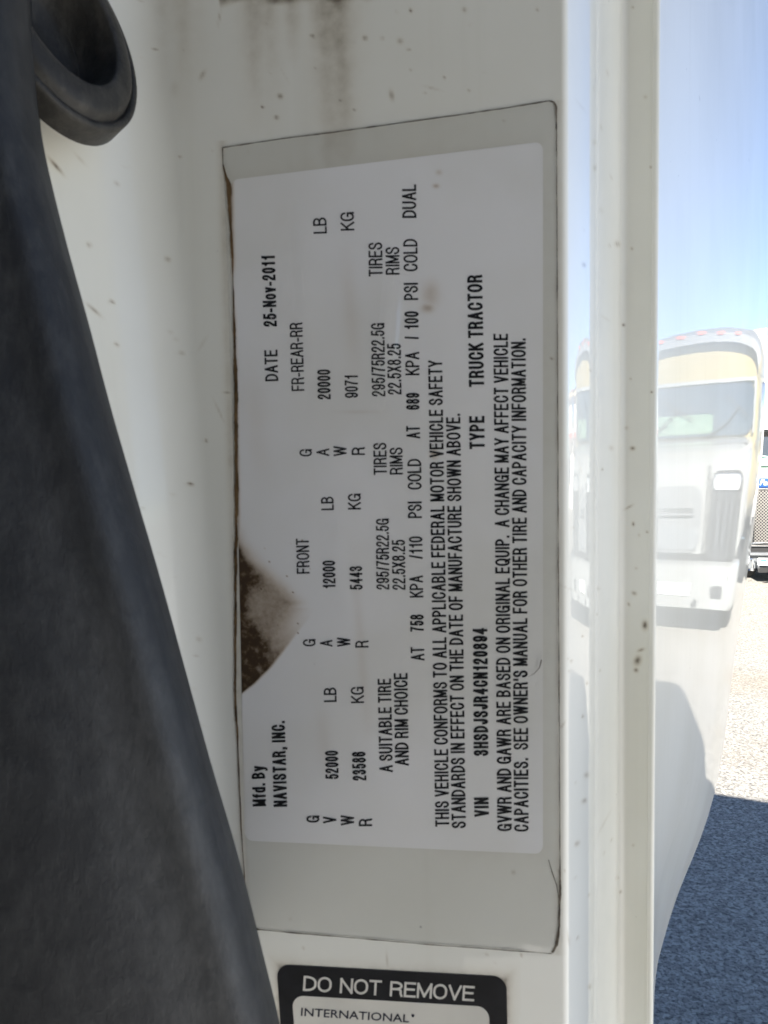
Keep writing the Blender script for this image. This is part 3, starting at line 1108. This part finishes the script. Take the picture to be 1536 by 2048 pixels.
pb = MB()
gr = outline_rows((461, 360), (1086, 283), (1086, 1708), (490, 1681), 17, 210, 480)
nu = len(gr[0])
pd = []
for row in gr:
    for (u, v) in row:
        p = on_plane(u, v, 2.5e-5)
        pb.v.append(p)
        pd.append(paper_dirt(u, v, p))
for j in range(len(gr) - 1):
    for k in range(nu - 1):
        pb.f.append((j * nu + k, (j + 1) * nu + k, (j + 1) * nu + k + 1, j * nu + k + 1))
        pb.m.append(0)
TXT = [
 ('25-Nov-2011', 554, 653, 550, 510.5, 27, 2), ('DATE', 557, 762, 555, 699.5, 26.5, 1), ('FR-REAR-RR', 609, 781.6, 605, 645, 25.7, 0),
 ('LB', 654, 467, 653, 435, 27, 0), ('KG', 709, 461, 708, 424, 27.5, 0), ('TIRES', 765.5, 553, 764.6, 485, 27.8, 0), ('RIMS', 799.3, 549.5, 798.8, 494, 27.8, 0),
 ('DUAL', 833, 436, 832.3, 369, 28.3, 1), ('COLD', 835.7, 542.6, 835, 478, 28.6, 0), ('PSI', 836.6, 600, 836, 565.5, 28.5, 0),
 ('/', 837.6, 678, 837.3, 672, 28, 0), ('100', 837.4, 659, 837, 622.7, 28.3, 1), ('KPA', 839, 750.5, 838.6, 703.7, 28.2, 0),
 ('TRUCK TRACTOR', 968.5, 773.8, 964.6, 549.8, 30.5, 2), ('TYPE', 969.8, 898, 969, 831.8, 30.8, 2),
 ('20000', 661.6, 798.6, 660.7, 739, 26.3, 1), ('9071', 716.3, 795.7, 716, 749.8, 26.5, 0), ('295/75R22.5G', 771, 792.8, 769, 646, 27.2, 0),
 ('22.5X8.25', 803.2, 789, 801.8, 687, 27.6, 0), ('689', 839.2, 819.5, 839, 786, 27, 1), ('AT', 840.5, 876.8, 839.8, 851.4, 27.4, 0),
 ('G', 624, 912.9, 624, 898, 25, 0), ('A', 658.7, 912, 658.7, 897, 25.6, 0), ('W', 693.3, 912, 693, 892, 26, 0), ('R', 730, 910, 730, 894.3, 26.4, 0),
 ('TIRES', 774, 949.6, 773, 885.5, 26.5, 0), ('RIMS', 806, 949, 805.4, 895, 26.3, 0), ('LB', 667.9, 1020, 667.2, 993, 25.2, 0), ('KG', 722, 1019, 721.8, 987, 25.9, 0),
 ('COLD', 843.5, 979, 842.5, 917.8, 28, 0), ('PSI', 844, 1036, 843.5, 1002.7, 27.8, 0), ('/110', 845.4, 1117.6, 844.8, 1072.7, 27, 0), ('KPA', 846.8, 1194.8, 846, 1150.8, 27.2, 0),
 ('758', 847.8, 1263, 847.4, 1229, 27.2, 1), ('AT', 849.3, 1320.7, 848.4, 1293.4, 27.2, 0), ('FRONT', 619.6, 1147, 617.7, 1076.6, 25.8, 0),
 ('12000', 671.4, 1177, 670.4, 1121, 25.6, 1), ('5443', 725.7, 1179, 724.5, 1132, 25.6, 1), ('295/75R22.5G', 778.8, 1179, 777.9, 1037, 26, 0), ('22.5X8.25', 811.2, 1179.5, 810.3, 1079.5, 26.5, 0),
 ('G', 631.4, 1292.4, 631.2, 1277.8, 25.3, 0), ('A', 665, 1293, 665, 1279.7, 25.2, 0), ('W', 700.7, 1293, 700.5, 1274.8, 26.4, 0), ('R', 737.4, 1295, 737.2, 1280.7, 26.8, 0),
 ('LB', 673.4, 1403.8, 673, 1375, 25.4, 0), ('KG', 728.4, 1405.8, 727.7, 1373, 26.2, 0), ('A SUITABLE TIRE', 786, 1543.9, 782.2, 1357, 27, 1), ('AND RIM CHOICE', 818, 1531, 815.2, 1345.6, 27.8, 1),
 ('52000', 677.7, 1557.5, 676.3, 1501, 26.6, 1), ('23586', 733, 1560.5, 731.4, 1502.9, 27.8, 1), ('Mfd. By', 532.6, 1612, 529.6, 1531, 26.8, 2), ('NAVISTAR, INC.', 574.7, 1613, 570, 1441, 27.2, 2),
 ('G', 639, 1645, 639, 1630.8, 26, 1), ('V', 673, 1646, 672.8, 1632.7, 26.8, 1), ('W', 708.5, 1650, 708, 1629.8, 26.6, 1), ('R', 744.6, 1652, 744.3, 1636.6, 26.8, 1),
 ('THIS VEHICLE CONFORMS TO ALL APPLICABLE FEDERAL MOTOR VEHICLE SAFETY', 898.8, 1653, 884.5, 720.5, 28.2, 1),
 ('STANDARDS IN EFFECT ON THE DATE OF MANUFACTURE SHOWN ABOVE.', 932, 1656, 920.6, 827, 28.6, 1),
 ('VIN', 978, 1633, 977.3, 1594.6, 29.3, 2), ('3HSDJSJR4CN120894', 977, 1511.6, 975, 1256, 29.6, 2),
 ('GVWR AND GAWR ARE BASED ON ORIGINAL EQUIP.  A CHANGE MAY AFFECT VEHICLE', 1023.8, 1662, 1016, 667.6, 29.2, 1),
 ("CAPACITIES.  SEE OWNER'S MANUAL FOR OTHER TIRE AND CAPACITY INFORMATION.", 1057.5, 1663, 1051.5, 676.4, 29.4, 1),
]
for rec in TXT:
    put_text(pb, *rec[:6], bold=rec[6])
pd += [0.0] * (len(pb.v) - len(pd))
paper = pb.build('printed_sheet', [M_paper, M_ink], None, angle=0, attr={'dirt': pd})
lchild(paper, cert, LM)

# clear film with rolled, grimy rim
FQ = ((447, 295), (1112, 203), (1117, 1906), (497, 1857))
fb = MB()
gr = outline_rows(*FQ, 14, 130, 300)
nu = len(gr[0])
def ridge(u, v, ax, ay, bx, by, wd, h):
    dx, dy = bx - ax, by - ay
    t = ((u - ax) * dx + (v - ay) * dy) / (dx * dx + dy * dy)
    if t < -.1 or t > 1.1:
        return 0
    dd = ((u - ax) * dy - (v - ay) * dx) / math.hypot(dx, dy)
    return h * math.exp(-(dd / wd) ** 2) * max(0, math.sin(math.pi * min(1, max(0, t))))
for row in gr:
    for (u, v) in row:
        p = on_plane(u, v)
        h = 1.7e-4 + 2.2e-5 * noise.noise(p * 90)
        h += ridge(u, v, 800, 455, 772, 850, 15, 1.15e-3)
        h += ridge(u, v, 600, 380, 640, 760, 15, 0.95e-3)
        h += ridge(u, v, 668, 1020, 735, 1330, 20, 1.1e-3)
        h += ridge(u, v, 1087, 300, 1087, 1700, 8, 0.6e-4)
        fb.v.append(p + NL * h)
for j in range(len(gr) - 1):
    for k in range(nu - 1):
        fb.f.append((j * nu + k, (j + 1) * nu + k, (j + 1) * nu + k + 1, j * nu + k + 1))
        fb.m.append(0)
def ribbon(b, pts, wfun, off, mi):
    """irregular line of dirt through photo points"""
    dens = []
    for (x0, y0), (x1, y1) in zip(pts, pts[1:]):
        m_ = max(1, int(math.hypot(x1 - x0, y1 - y0) / 3))
        for k in range(m_):
            dens.append((x0 + (x1 - x0) * k / m_, y0 + (y1 - y0) * k / m_))
    dens.append(pts[-1])
    vs = []
    N = len(dens)
    for i, (x, y) in enumerate(dens):
        xa, ya = dens[max(0, i - 1)]
        xb, yb = dens[min(N - 1, i + 1)]
        L = math.hypot(xb - xa, yb - ya) or 1
        nx, ny = -(yb - ya) / L, (xb - xa) / L
        w = wfun(i / (N - 1), x, y)
        j1 = .7 * noise.noise(Vector((x * .023, y * .023, 3.1))) + .45 * noise.noise(Vector((x * .19, y * .19, 3.1)))
        j2 = .7 * noise.noise(Vector((x * .027, y * .027, 9.7))) + .45 * noise.noise(Vector((x * .21, y * .21, 9.7)))
        vs.append(on_plane(x + nx * w * (.5 + .45 * j1), y + ny * w * (.5 + .45 * j1), off))
        vs.append(on_plane(x - nx * w * (.5 + .45 * j2), y - ny * w * (.5 + .45 * j2), off))
    fs = [(2 * i, 2 * i + 1, 2 * i + 3, 2 * i + 2) for i in range(N - 1)]
    b.add(vs, fs, mi)
ribbon(fb, [(447, 330), (446, 296), (560, 279), (700, 261), (880, 236), (1000, 219), (1060, 209), (1098, 203), (1108, 206), (1112, 216), (1113, 260)],
       lambda t, x, y: 1.9 + 1.6 * noise.noise(Vector((x * .05, y * .05, 0))) + (2.0 if x > 1100 else 0), 2.2e-4, 1)
ribbon(fb, [(447, 330), (452, 350), (457, 370), (460, 420), (466, 520), (469, 640), (473, 800), (474, 1010), (472, 1200), (471, 1390), (476, 1480), (483, 1650), (490, 1760), (497, 1855)],
       lambda t, x, y: interp([(330, 2.5), (372, 9), (400, 6), (515, 5), (560, 1.4), (610, 3.5), (760, 6.5), (1010, 7), (1390, 4), (1430, 5), (1500, 2.4), (1855, 1.6)], y), 2.1e-4, 2)
ribbon(fb, [(1113, 260), (1115, 700), (1117, 1200), (1119, 1500), (1120, 1760), (1119, 1850), (1113, 1888), (1104, 1904)],
       lambda t, x, y: 1.6 + 1.3 * noise.noise(Vector((3, y * .02, 0))) + 3.0 * sstep(1700, 1800, y), 2.2e-4, 1)
ribbon(fb, [(493, 1853), (520, 1858), (580, 1864), (700, 1874), (860, 1888), (1000, 1898), (1104, 1906)],
       lambda t, x, y: 1.7 + 1.0 * noise.noise(Vector((x * .03, 2, 0))) + (9.0 * sstep(525, 496, x)), 2.2e-4, 1)
ribbon(fb, [(1097, 1718), (1104, 1742), (1113, 1768), (1118, 1800)], lambda t, x, y: 1.3 * math.sin(math.pi * min(1, t + .1)) + .5, 2.4e-4, 1)
ribbon(fb, [(1083, 1318), (1079, 1334), (1068, 1346), (1056, 1352)], lambda t, x, y: 2.2 * (1 - t) + .3, 5.5e-4, 1)
film = fb.build('clear_film', [M_film, M_grime, M_browngrime], None, angle=0)
lchild(film, cert, LM)

# --- black bordered warning label below
WC = on_plane(785, 2000)
WM = Matrix.Translation(WC)
warn = thing('warning_label', 'small black bordered label reading DO NOT REMOVE below the large white label', 'label', WM)
wb = MB()
def quad_sheet(b, Q, rad, off, mi):
    gr = outline_rows(*Q, rad, 24, 40)
    n_ = len(gr[0])
    base = len(b.v)
    vs = [on_plane(u, v, off) for row in gr for (u, v) in row]
    fs = [(j * n_ + k, (j + 1) * n_ + k, (j + 1) * n_ + k + 1, j * n_ + k + 1) for j in range(len(gr) - 1) for k in range(n_ - 1)]
    b.add(vs, fs, mi)
quad_sheet(wb, ((553, 1928), (1013, 1953), (1022, 2420), (584, 2390)), 26, 6e-5, 0)
quad_sheet(wb, ((584, 1990), (978, 2013), (986, 2390), (612, 2362)), 24, 1.0e-4, 1)
put_text(wb, 'DO  NOT  REMOVE', 606, 1981, 948, 2002, 30.5, 1, 1.2e-4, 2)
put_print(wb, 'INTERNATIONAL', 602, 2030.5, 818, 2044, 15.5, 2, 1.4e-4, 3)
put_print(wb, "'", 822, 2044.2, 828, 2044.6, 16.0, 1, 1.4e-4, 3)
ws = wb.build('printed_sheet', [M_stickblack, M_stickwhite, M_stickgrey, M_bluedink], None, angle=0)
lchild(ws, warn, WM)

# ------------------------------------------------------------------ parked trucks in the lot
def placed(x, y, yaw):
    """local frame: x right along the front, -y towards us, z up"""
    return Matrix.Translation((x, y, 0)) @ Matrix.Rotation(yaw, 4, 'Z')
def part(parent, name, mat, b, **kw):
    o = b.build(name, mat, None, **kw)
    o.parent = parent
    return o
def ring_xz(y, x0, z0, x1, z1, r, n=5):
    return [(x, y, z) for x, z in rrect(x0, z0, x1, z1, r, n)]
def front_panel(b, x0, z0, x1, z1, r, y, th=0.03, mi=0):
    """a rounded plate whose face looks towards -y"""
    o1 = rrect(x0, z0, x1, z1, r)
    rings = [[(x, y + th, z) for x, z in o1], [(x, y + th * .3, z) for x, z in o1],
             [(x0 + (x - x0) * 1 if False else x + (-.008 if x > (x0 + x1) / 2 else .008), y, z + (-.008 if z > (z0 + z1) / 2 else .008)) for x, z in o1]]
    b.loft(rings, mi)

# --- cream and white truck (seen mirrored in the door skin)
CT = placed(5.75, 7.45, R(-22))
ct = thing('cream_truck', 'cream topped white truck mirrored in the glossy door skin', 'truck', CT)
b = MB()
b.loft([ring_xz(0.95, -1.12, 1.2, 1.12, 3.46, .46, 9), ring_xz(1.05, -1.18, 1.2, 1.18, 3.54, .48, 9), ring_xz(1.5, -1.22, 1.2, 1.22, 3.62, .48, 9), ring_xz(3.2, -1.22, 1.2, 1.22, 3.66, .40, 9)])
part(ct, 'cab', M_cream, b)
b = MB()
vis = [(1.13 * math.cos(R(a)), 3.0 + .5 * math.sin(R(a)) ** .5) for a in range(4, 177, 4)]
b.loft([[(x, .97, z - .10) for x, z in vis], [(x * 1.03, .80, z - .08) for x, z in vis], [(x * 1.07, .82, z + .03) for x, z in vis], [(x * 1.05, 1.2, z + .14) for x, z in vis]], closed=False)
part(ct, 'roof_visor', M_greygrille, b)
b = MB()
front_panel(b, -1.02, 2.28, 1.02, 2.92, .2, 0.90, .06)
ws_ = part(ct, 'windscreen', M_glass, b)
b = MB()
front_panel(b, -.2, 2.32, .85, 2.56, .05, 0.888, .01)
part(ws_, 'dashboard', M_greenglass, b)
b = MB()
for x0, x1, z0, z1 in ((-1.08, -1.02, 2.3, 2.94), (1.02, 1.08, 2.3, 2.94), (-1.08, 1.08, 2.925, 2.975)):
    b.box(x0, .87, z0, x1, .94, z1, bev=.012)
part(ct, 'windscreen_frame', M_white, b)
b = MB()
b.loft([ring_xz(1.0, -1.1, .95, 1.1, 2.27, .22, 6), ring_xz(.55, -1.14, .9, 1.14, 2.2, .26, 6), ring_xz(.15, -1.14, .8, 1.14, 2.08, .3, 6), ring_xz(0.0, -1.13, .8, 1.13, 1.96, .3, 6)])
part(ct, 'hood', M_white, b)
b = MB()
front_panel(b, -.36, .95, .36, 1.72, .16, -.035, .05)
gp = part(ct, 'grille', M_greygrille, b)
b = MB()
for k in range(7):
    b.box(-.22 + k * .066, -.05, 1.42, -.19 + k * .066, -.034, 1.47)
b.box(-.24, -.048, 1.36, .24, -.034, 1.385)
part(gp, 'emblem', M_dark, b, smooth=False)
for sx in (-1, 1):
    b = MB()
    x0, x1 = sorted((sx * .47, sx * 1.08))
    front_panel(b, x0, .84, x1, 1.88, .14, -.035, .05)
    hp = part(ct, 'side_grille', M_dark, b)
    b = MB()
    for k in range(5):
        xx = x0 + .06 + k * (x1 - x0 - .12) / 4
        b.box(xx - .006, -.045, .92, xx + .006, -.033, 1.64)
    part(hp, 'grille_bars', M_steel, b, smooth=False)
    b = MB()
    front_panel(b, x0 + .04, 1.66, x1 - .04, 1.85, .08, -.055, .03)
    part(hp, 'headlight', M_chrome, b)
    b = MB()
    b.tube([(sx * 1.16, .9, 2.2), (sx * 1.42, .82, 2.25), (sx * 1.42, .82, 2.95), (sx * 1.16, .92, 3.0)], .018, 10)
    arm = part(ct, 'mirror_arm', M_chrome, b)
    b = MB()
    b.box(sx * 1.42 - .11, .78, 2.3, sx * 1.42 + .11, .88, 2.9, bev=.03)
    part(arm, 'mirror', M_chrome, b)
    b = MB()
    b.tube([(sx * 1.1, 3.35, 1.0), (sx * 1.1, 3.35, 3.6)], .07, 16)
    part(ct, 'exhaust_stack', M_chrome, b)
b = MB()
b.loft([ring_xz(-.14, -1.16, .34, 1.16, .86, .08), ring_xz(-.2, -1.14, .36, 1.14, .84, .08), ring_xz(.2, -1.2, .34, 1.2, .86, .08)][1:2] + [ring_xz(-.12, -1.2, .34, 1.2, .87, .08), ring_xz(.3, -1.22, .34, 1.22, .87, .08)])
bp_ = part(ct, 'bumper', M_white, b)
for sx in (-1, 1):
    b = MB()
    front_panel(b, sx * .8 - .12, .48, sx * .8 + .12, .62, .03, -.215, .03)
    part(bp_, 'fog_light', M_dark, b)
for sx in (-.55, .45):
    b = MB()
    b.tube([(sx + .42, .845, 2.27), (sx + .1, .838, 2.42), (sx - .12, .838, 2.62)], .011, 8)
    b.tube([(sx - .34, .838, 2.50), (sx - .12, .836, 2.62), (sx + .12, .838, 2.76)], .009, 8)
    part(ct, 'wiper', M_dark, b)
for sx in (-.62, -.31, 0, .31, .62):
    b = MB()
    b.box(sx - .05, .79, 3.52 - .08 * abs(sx), sx + .05, .84, 3.56 - .08 * abs(sx), bev=.01)
    part(ct, 'marker_light', M_red, b)
b = MB()
for sx in (-.43, .43):
    b.box(sx - .006, -.038, .9, sx + .006, .0, 1.95)
b.box(-1.0, .48, 2.172, 1.0, .5, 2.184)
part(ct, 'hood_seam', M_dark, b, smooth=False)
b = MB()
front_panel(b, -.34, .99, .34, 1.24, .08, -.05, .03)
part(gp, 'lower_vent', M_steel, b)
b = MB()
b.box(-.3, -.222, .50, .3, -.2, .64, bev=.008)
part(bp_, 'licence_plate', M_plate, b)
for sx in (-.42, .42):
    b = MB()
    b.tube([(sx, -.25, .42), (sx, -.19, .42)], .045, 14)
    part(bp_, 'tow_hook', M_dark, b)
b = MB()
b.box(-1.02, -.02, .86, 1.02, .5, .95)
b.box(-.9, .1, .25, .9, 3.2, .6)
part(ct, 'chassis', M_dark, b, smooth=False)
for x in (-.95, .95):
    wheel(ct, x, .75)
    wheel(ct, x, 4.2)
b = MB()
b.box(-1.24, 3.5, 1.1, 1.24, 11.5, 3.9, bev=.04)
part(ct, 'trailer_box', M_wall, b)

# --- blue truck seen past the door
BT = placed(6.85, 12.0, R(-12))
bt = thing('blue_truck', 'blue and white truck with a chrome mesh grille parked at right past the door', 'truck', BT)
XL = -1.02                                                    # left end of its grille, local
b = MB()
b.loft([ring_xz(.75, -1.1, .95, 1.1, 1.90, .16), ring_xz(.30, -1.08, .95, 1.08, 1.84, .14), ring_xz(.02, -1.06, 1.50, 1.06, 1.78, .08)])
part(bt, 'hood', M_white, b)
b = MB()
b.box(-1.06, -.03, 1.54, 1.06, .06, 1.685, bev=.015)
band = part(bt, 'name_band', M_blue, b)
vs, fs = text_mesh('Fab.', offset=.012)
mnx = min(q[0] for q in vs)
b = MB()
b.add([(XL + .10 + (q[0] - mnx) * .125 + q[1] * .03, -.033, 1.583 + q[1] * .12) for q in vs], fs)
part(band, 'lettering', M_plate, b, smooth=False)
b = MB()
b.box(-1.06, -.02, .60, 1.06, .05, .67, bev=.012)
b.box(-1.06, -.02, 1.50, 1.06, .05, 1.535, bev=.012)
xs = [XL, XL + .26, XL + .52, XL + .78, XL + 1.04, XL + 1.30, XL + 1.56, XL + 1.82, XL + 2.04]
for x in xs:
    b.box(x - .02, -.035, .66, x + .02, .05, 1.51, bev=.01)
gf = part(bt, 'grille_frame', M_chrome, b)
b = MB()
b.box(-1.02, .0, .66, 1.02, .04, 1.51)
part(gf, 'grille_mesh', M_mesh, b, smooth=False)
b = MB()
b.box(-1.08, .02, .50, 1.08, .3, .605)
part(bt, 'shadow_gap_panel', M_dark, b, smooth=False)
b = MB()
bz = rrect(-1.2, .17, 1.2, .50, .05)
b.loft([[(x, -.14 + .06 * (abs(x) / 1.2) ** 3, z + (.10 * (abs(x) / 1.2) ** 2 if z < .3 else 0)) for x, z in bz], [(x, -.10, z + (.10 * (abs(x) / 1.2) ** 2 if z < .3 else 0)) for x, z in bz], [(x, .25, z + (.10 * (abs(x) / 1.2) ** 2 if z < .3 else 0)) for x, z in bz]])
b.box(-1.18, -.16, .475, 1.18, .1, .512, bev=.01)
bb = part(bt, 'bumper', M_steel, b)
b = MB()
front_panel(b, XL + .07, .315, XL + .225, .435, .006, -.155, .04)
pl = part(bb, 'permit_plate', M_plate, b)
b = MB()
b.box(XL + .10, -.159, .385, XL + .19, -.1545, .41)
part(pl, 'printed_mark', M_teal, b, smooth=False)
b = MB()
front_panel(b, XL + .07, .20, XL + .22, .285, .02, -.150, .03)
part(bb, 'step_hole', M_dark, b)
b = MB()
b.tube([(XL - .06, -.13, .43), (XL - .02, -.18, .42), (XL - .02, -.18, .26), (XL - .06, -.13, .25)], .016, 10)
b.tube([(XL - .02, -.19, .28), (XL - .02, -.19, .24)], .035, 12)
part(bb, 'tow_hook', M_chrome, b)
b = MB()
b.loft([ring_xz(.9, -1.24, 1.2, 1.24, 2.60, .12), ring_xz(1.2, -1.25, 1.2, 1.25, 2.72, .2), ring_xz(2.8, -1.25, 1.2, 1.25, 2.74, .2)])
part(bt, 'cab', M_white, b)
b = MB()
front_panel(b, -1.17, 1.92, 1.17, 2.46, .06, .86, .05)
wg = part(bt, 'windscreen', M_glass, b)
b = MB()
front_panel(b, -1.14, 2.36, 1.14, 2.44, .02, .850, .012)
part(wg, 'sun_strip', M_black, b)
b = MB()
b.box(-1.26, .70, 2.465, 1.26, .95, 2.52, bev=.015)
part(bt, 'sun_visor', M_chrome, b)
for k in range(5):
    b = MB()
    b.box(-1.04 + k * .475, .80, 2.54, -.86 + k * .475, .9, 2.60, bev=.01)
    part(bt, 'marker_light', M_red, b)
for x in (-.95, .95):
    wheel(bt, x, .8)
    wheel(bt, x, 3.6)
b = MB()
b.box(-1.0, .1, .4, 1.0, 4.2, .95)
part(bt, 'chassis', M_dark, b, smooth=False)
b = MB()
b.box(-1.2, 3.0, 1.0, 1.2, 7.0, 2.7, bev=.03)
part(bt, 'cargo_box', M_white, b)

# things standing on the blue truck's hood
def on_bt(x, y, z):
    return BT @ Vector((x, y, z))
tcup = MB()
prs = [(.058, 0), (.062, .01), (.070, .13), (.074, .145), (.074, .16), (.066, .16), (.06, .05), (.001, .05)]
tcup.loft([[(r_ * math.cos(2 * math.pi * k / 24), r_ * math.sin(2 * math.pi * k / 24), h * 1.15) for k in range(24)] for r_, h in prs], cap0=True)
tco = tcup.build('cardboard_tub', M_tan)
tco.matrix_world = Matrix.Translation(on_bt(XL - .03, .72, 1.90)) @ Matrix.Scale(1.0, 4)
tag(tco, 'tan cardboard tub standing before the windscreen on the truck hood', 'tub')
mbx = MB()
mbx.box(-.25, -.10, 0, .25, .10, .13, bev=.02)
mbx.tube([(-.2, -.06, .145), (-.1, -.09, .16), (.0, -.07, .15), (.08, -.02, .17), (.2, -.06, .15)], .012, 8)
mbo = mbx.build('storage_crate', M_mint)
mbo.matrix_world = Matrix.Translation(on_bt(XL + .14, .50, 1.87)) @ Matrix.Rotation(R(-12), 4, 'Z')
tag(mbo, 'mint green plastic crate with a hose on its lid on the truck hood', 'crate')

# --- building behind
BM = placed(12.0, 24.0, R(-14))
bd = thing('building', 'white walled building with tan eave and red awning behind the blue truck', 'building', BM)
b = MB()
b.box(-3.5, 0, 0, 14, 8, 4.3)
part(bd, 'wall', M_wall, b, smooth=False)
b = MB()
b.box(-3.9, -.4, 4.3, 14.4, 8.4, 4.5)
part(bd, 'eave', M_eave, b, smooth=False)
b = MB()
b.add([(-3.9, -.4, 4.505), (14.4, -.4, 4.505), (14.4, 8.4, 4.505), (-3.9, 8.4, 4.505), (-1, 4, 5.0), (11.5, 4, 5.0)],
      [(0, 1, 5, 4), (1, 2, 5), (2, 3, 4, 5), (3, 0, 4)])
part(bd, 'roof', M_roof, b, smooth=False)
b = MB()
for k in range(22):
    b.box(-3.4 + k * .78, -.9, 2.75, -3.4 + k * .78 + .39, -.003, 2.95)
part(bd, 'awning', M_red, b, smooth=False)
for k in range(5):
    b = MB()
    b.box(-2 + k * 3.2, -.05, .9, -2 + k * 3.2 + 1.4, .02, 2.4)
    wf = part(bd, 'window', M_eave, b, smooth=False)
    b = MB()
    b.box(-1.9 + k * 3.2, -.06, 1.0, -1.9 + k * 3.2 + 1.2, -.045, 2.3)
    part(wf, 'pane', M_glass, b, smooth=False)

if 't' in bpy.data.meshes:
    pass
bpy.context.view_layer.update()
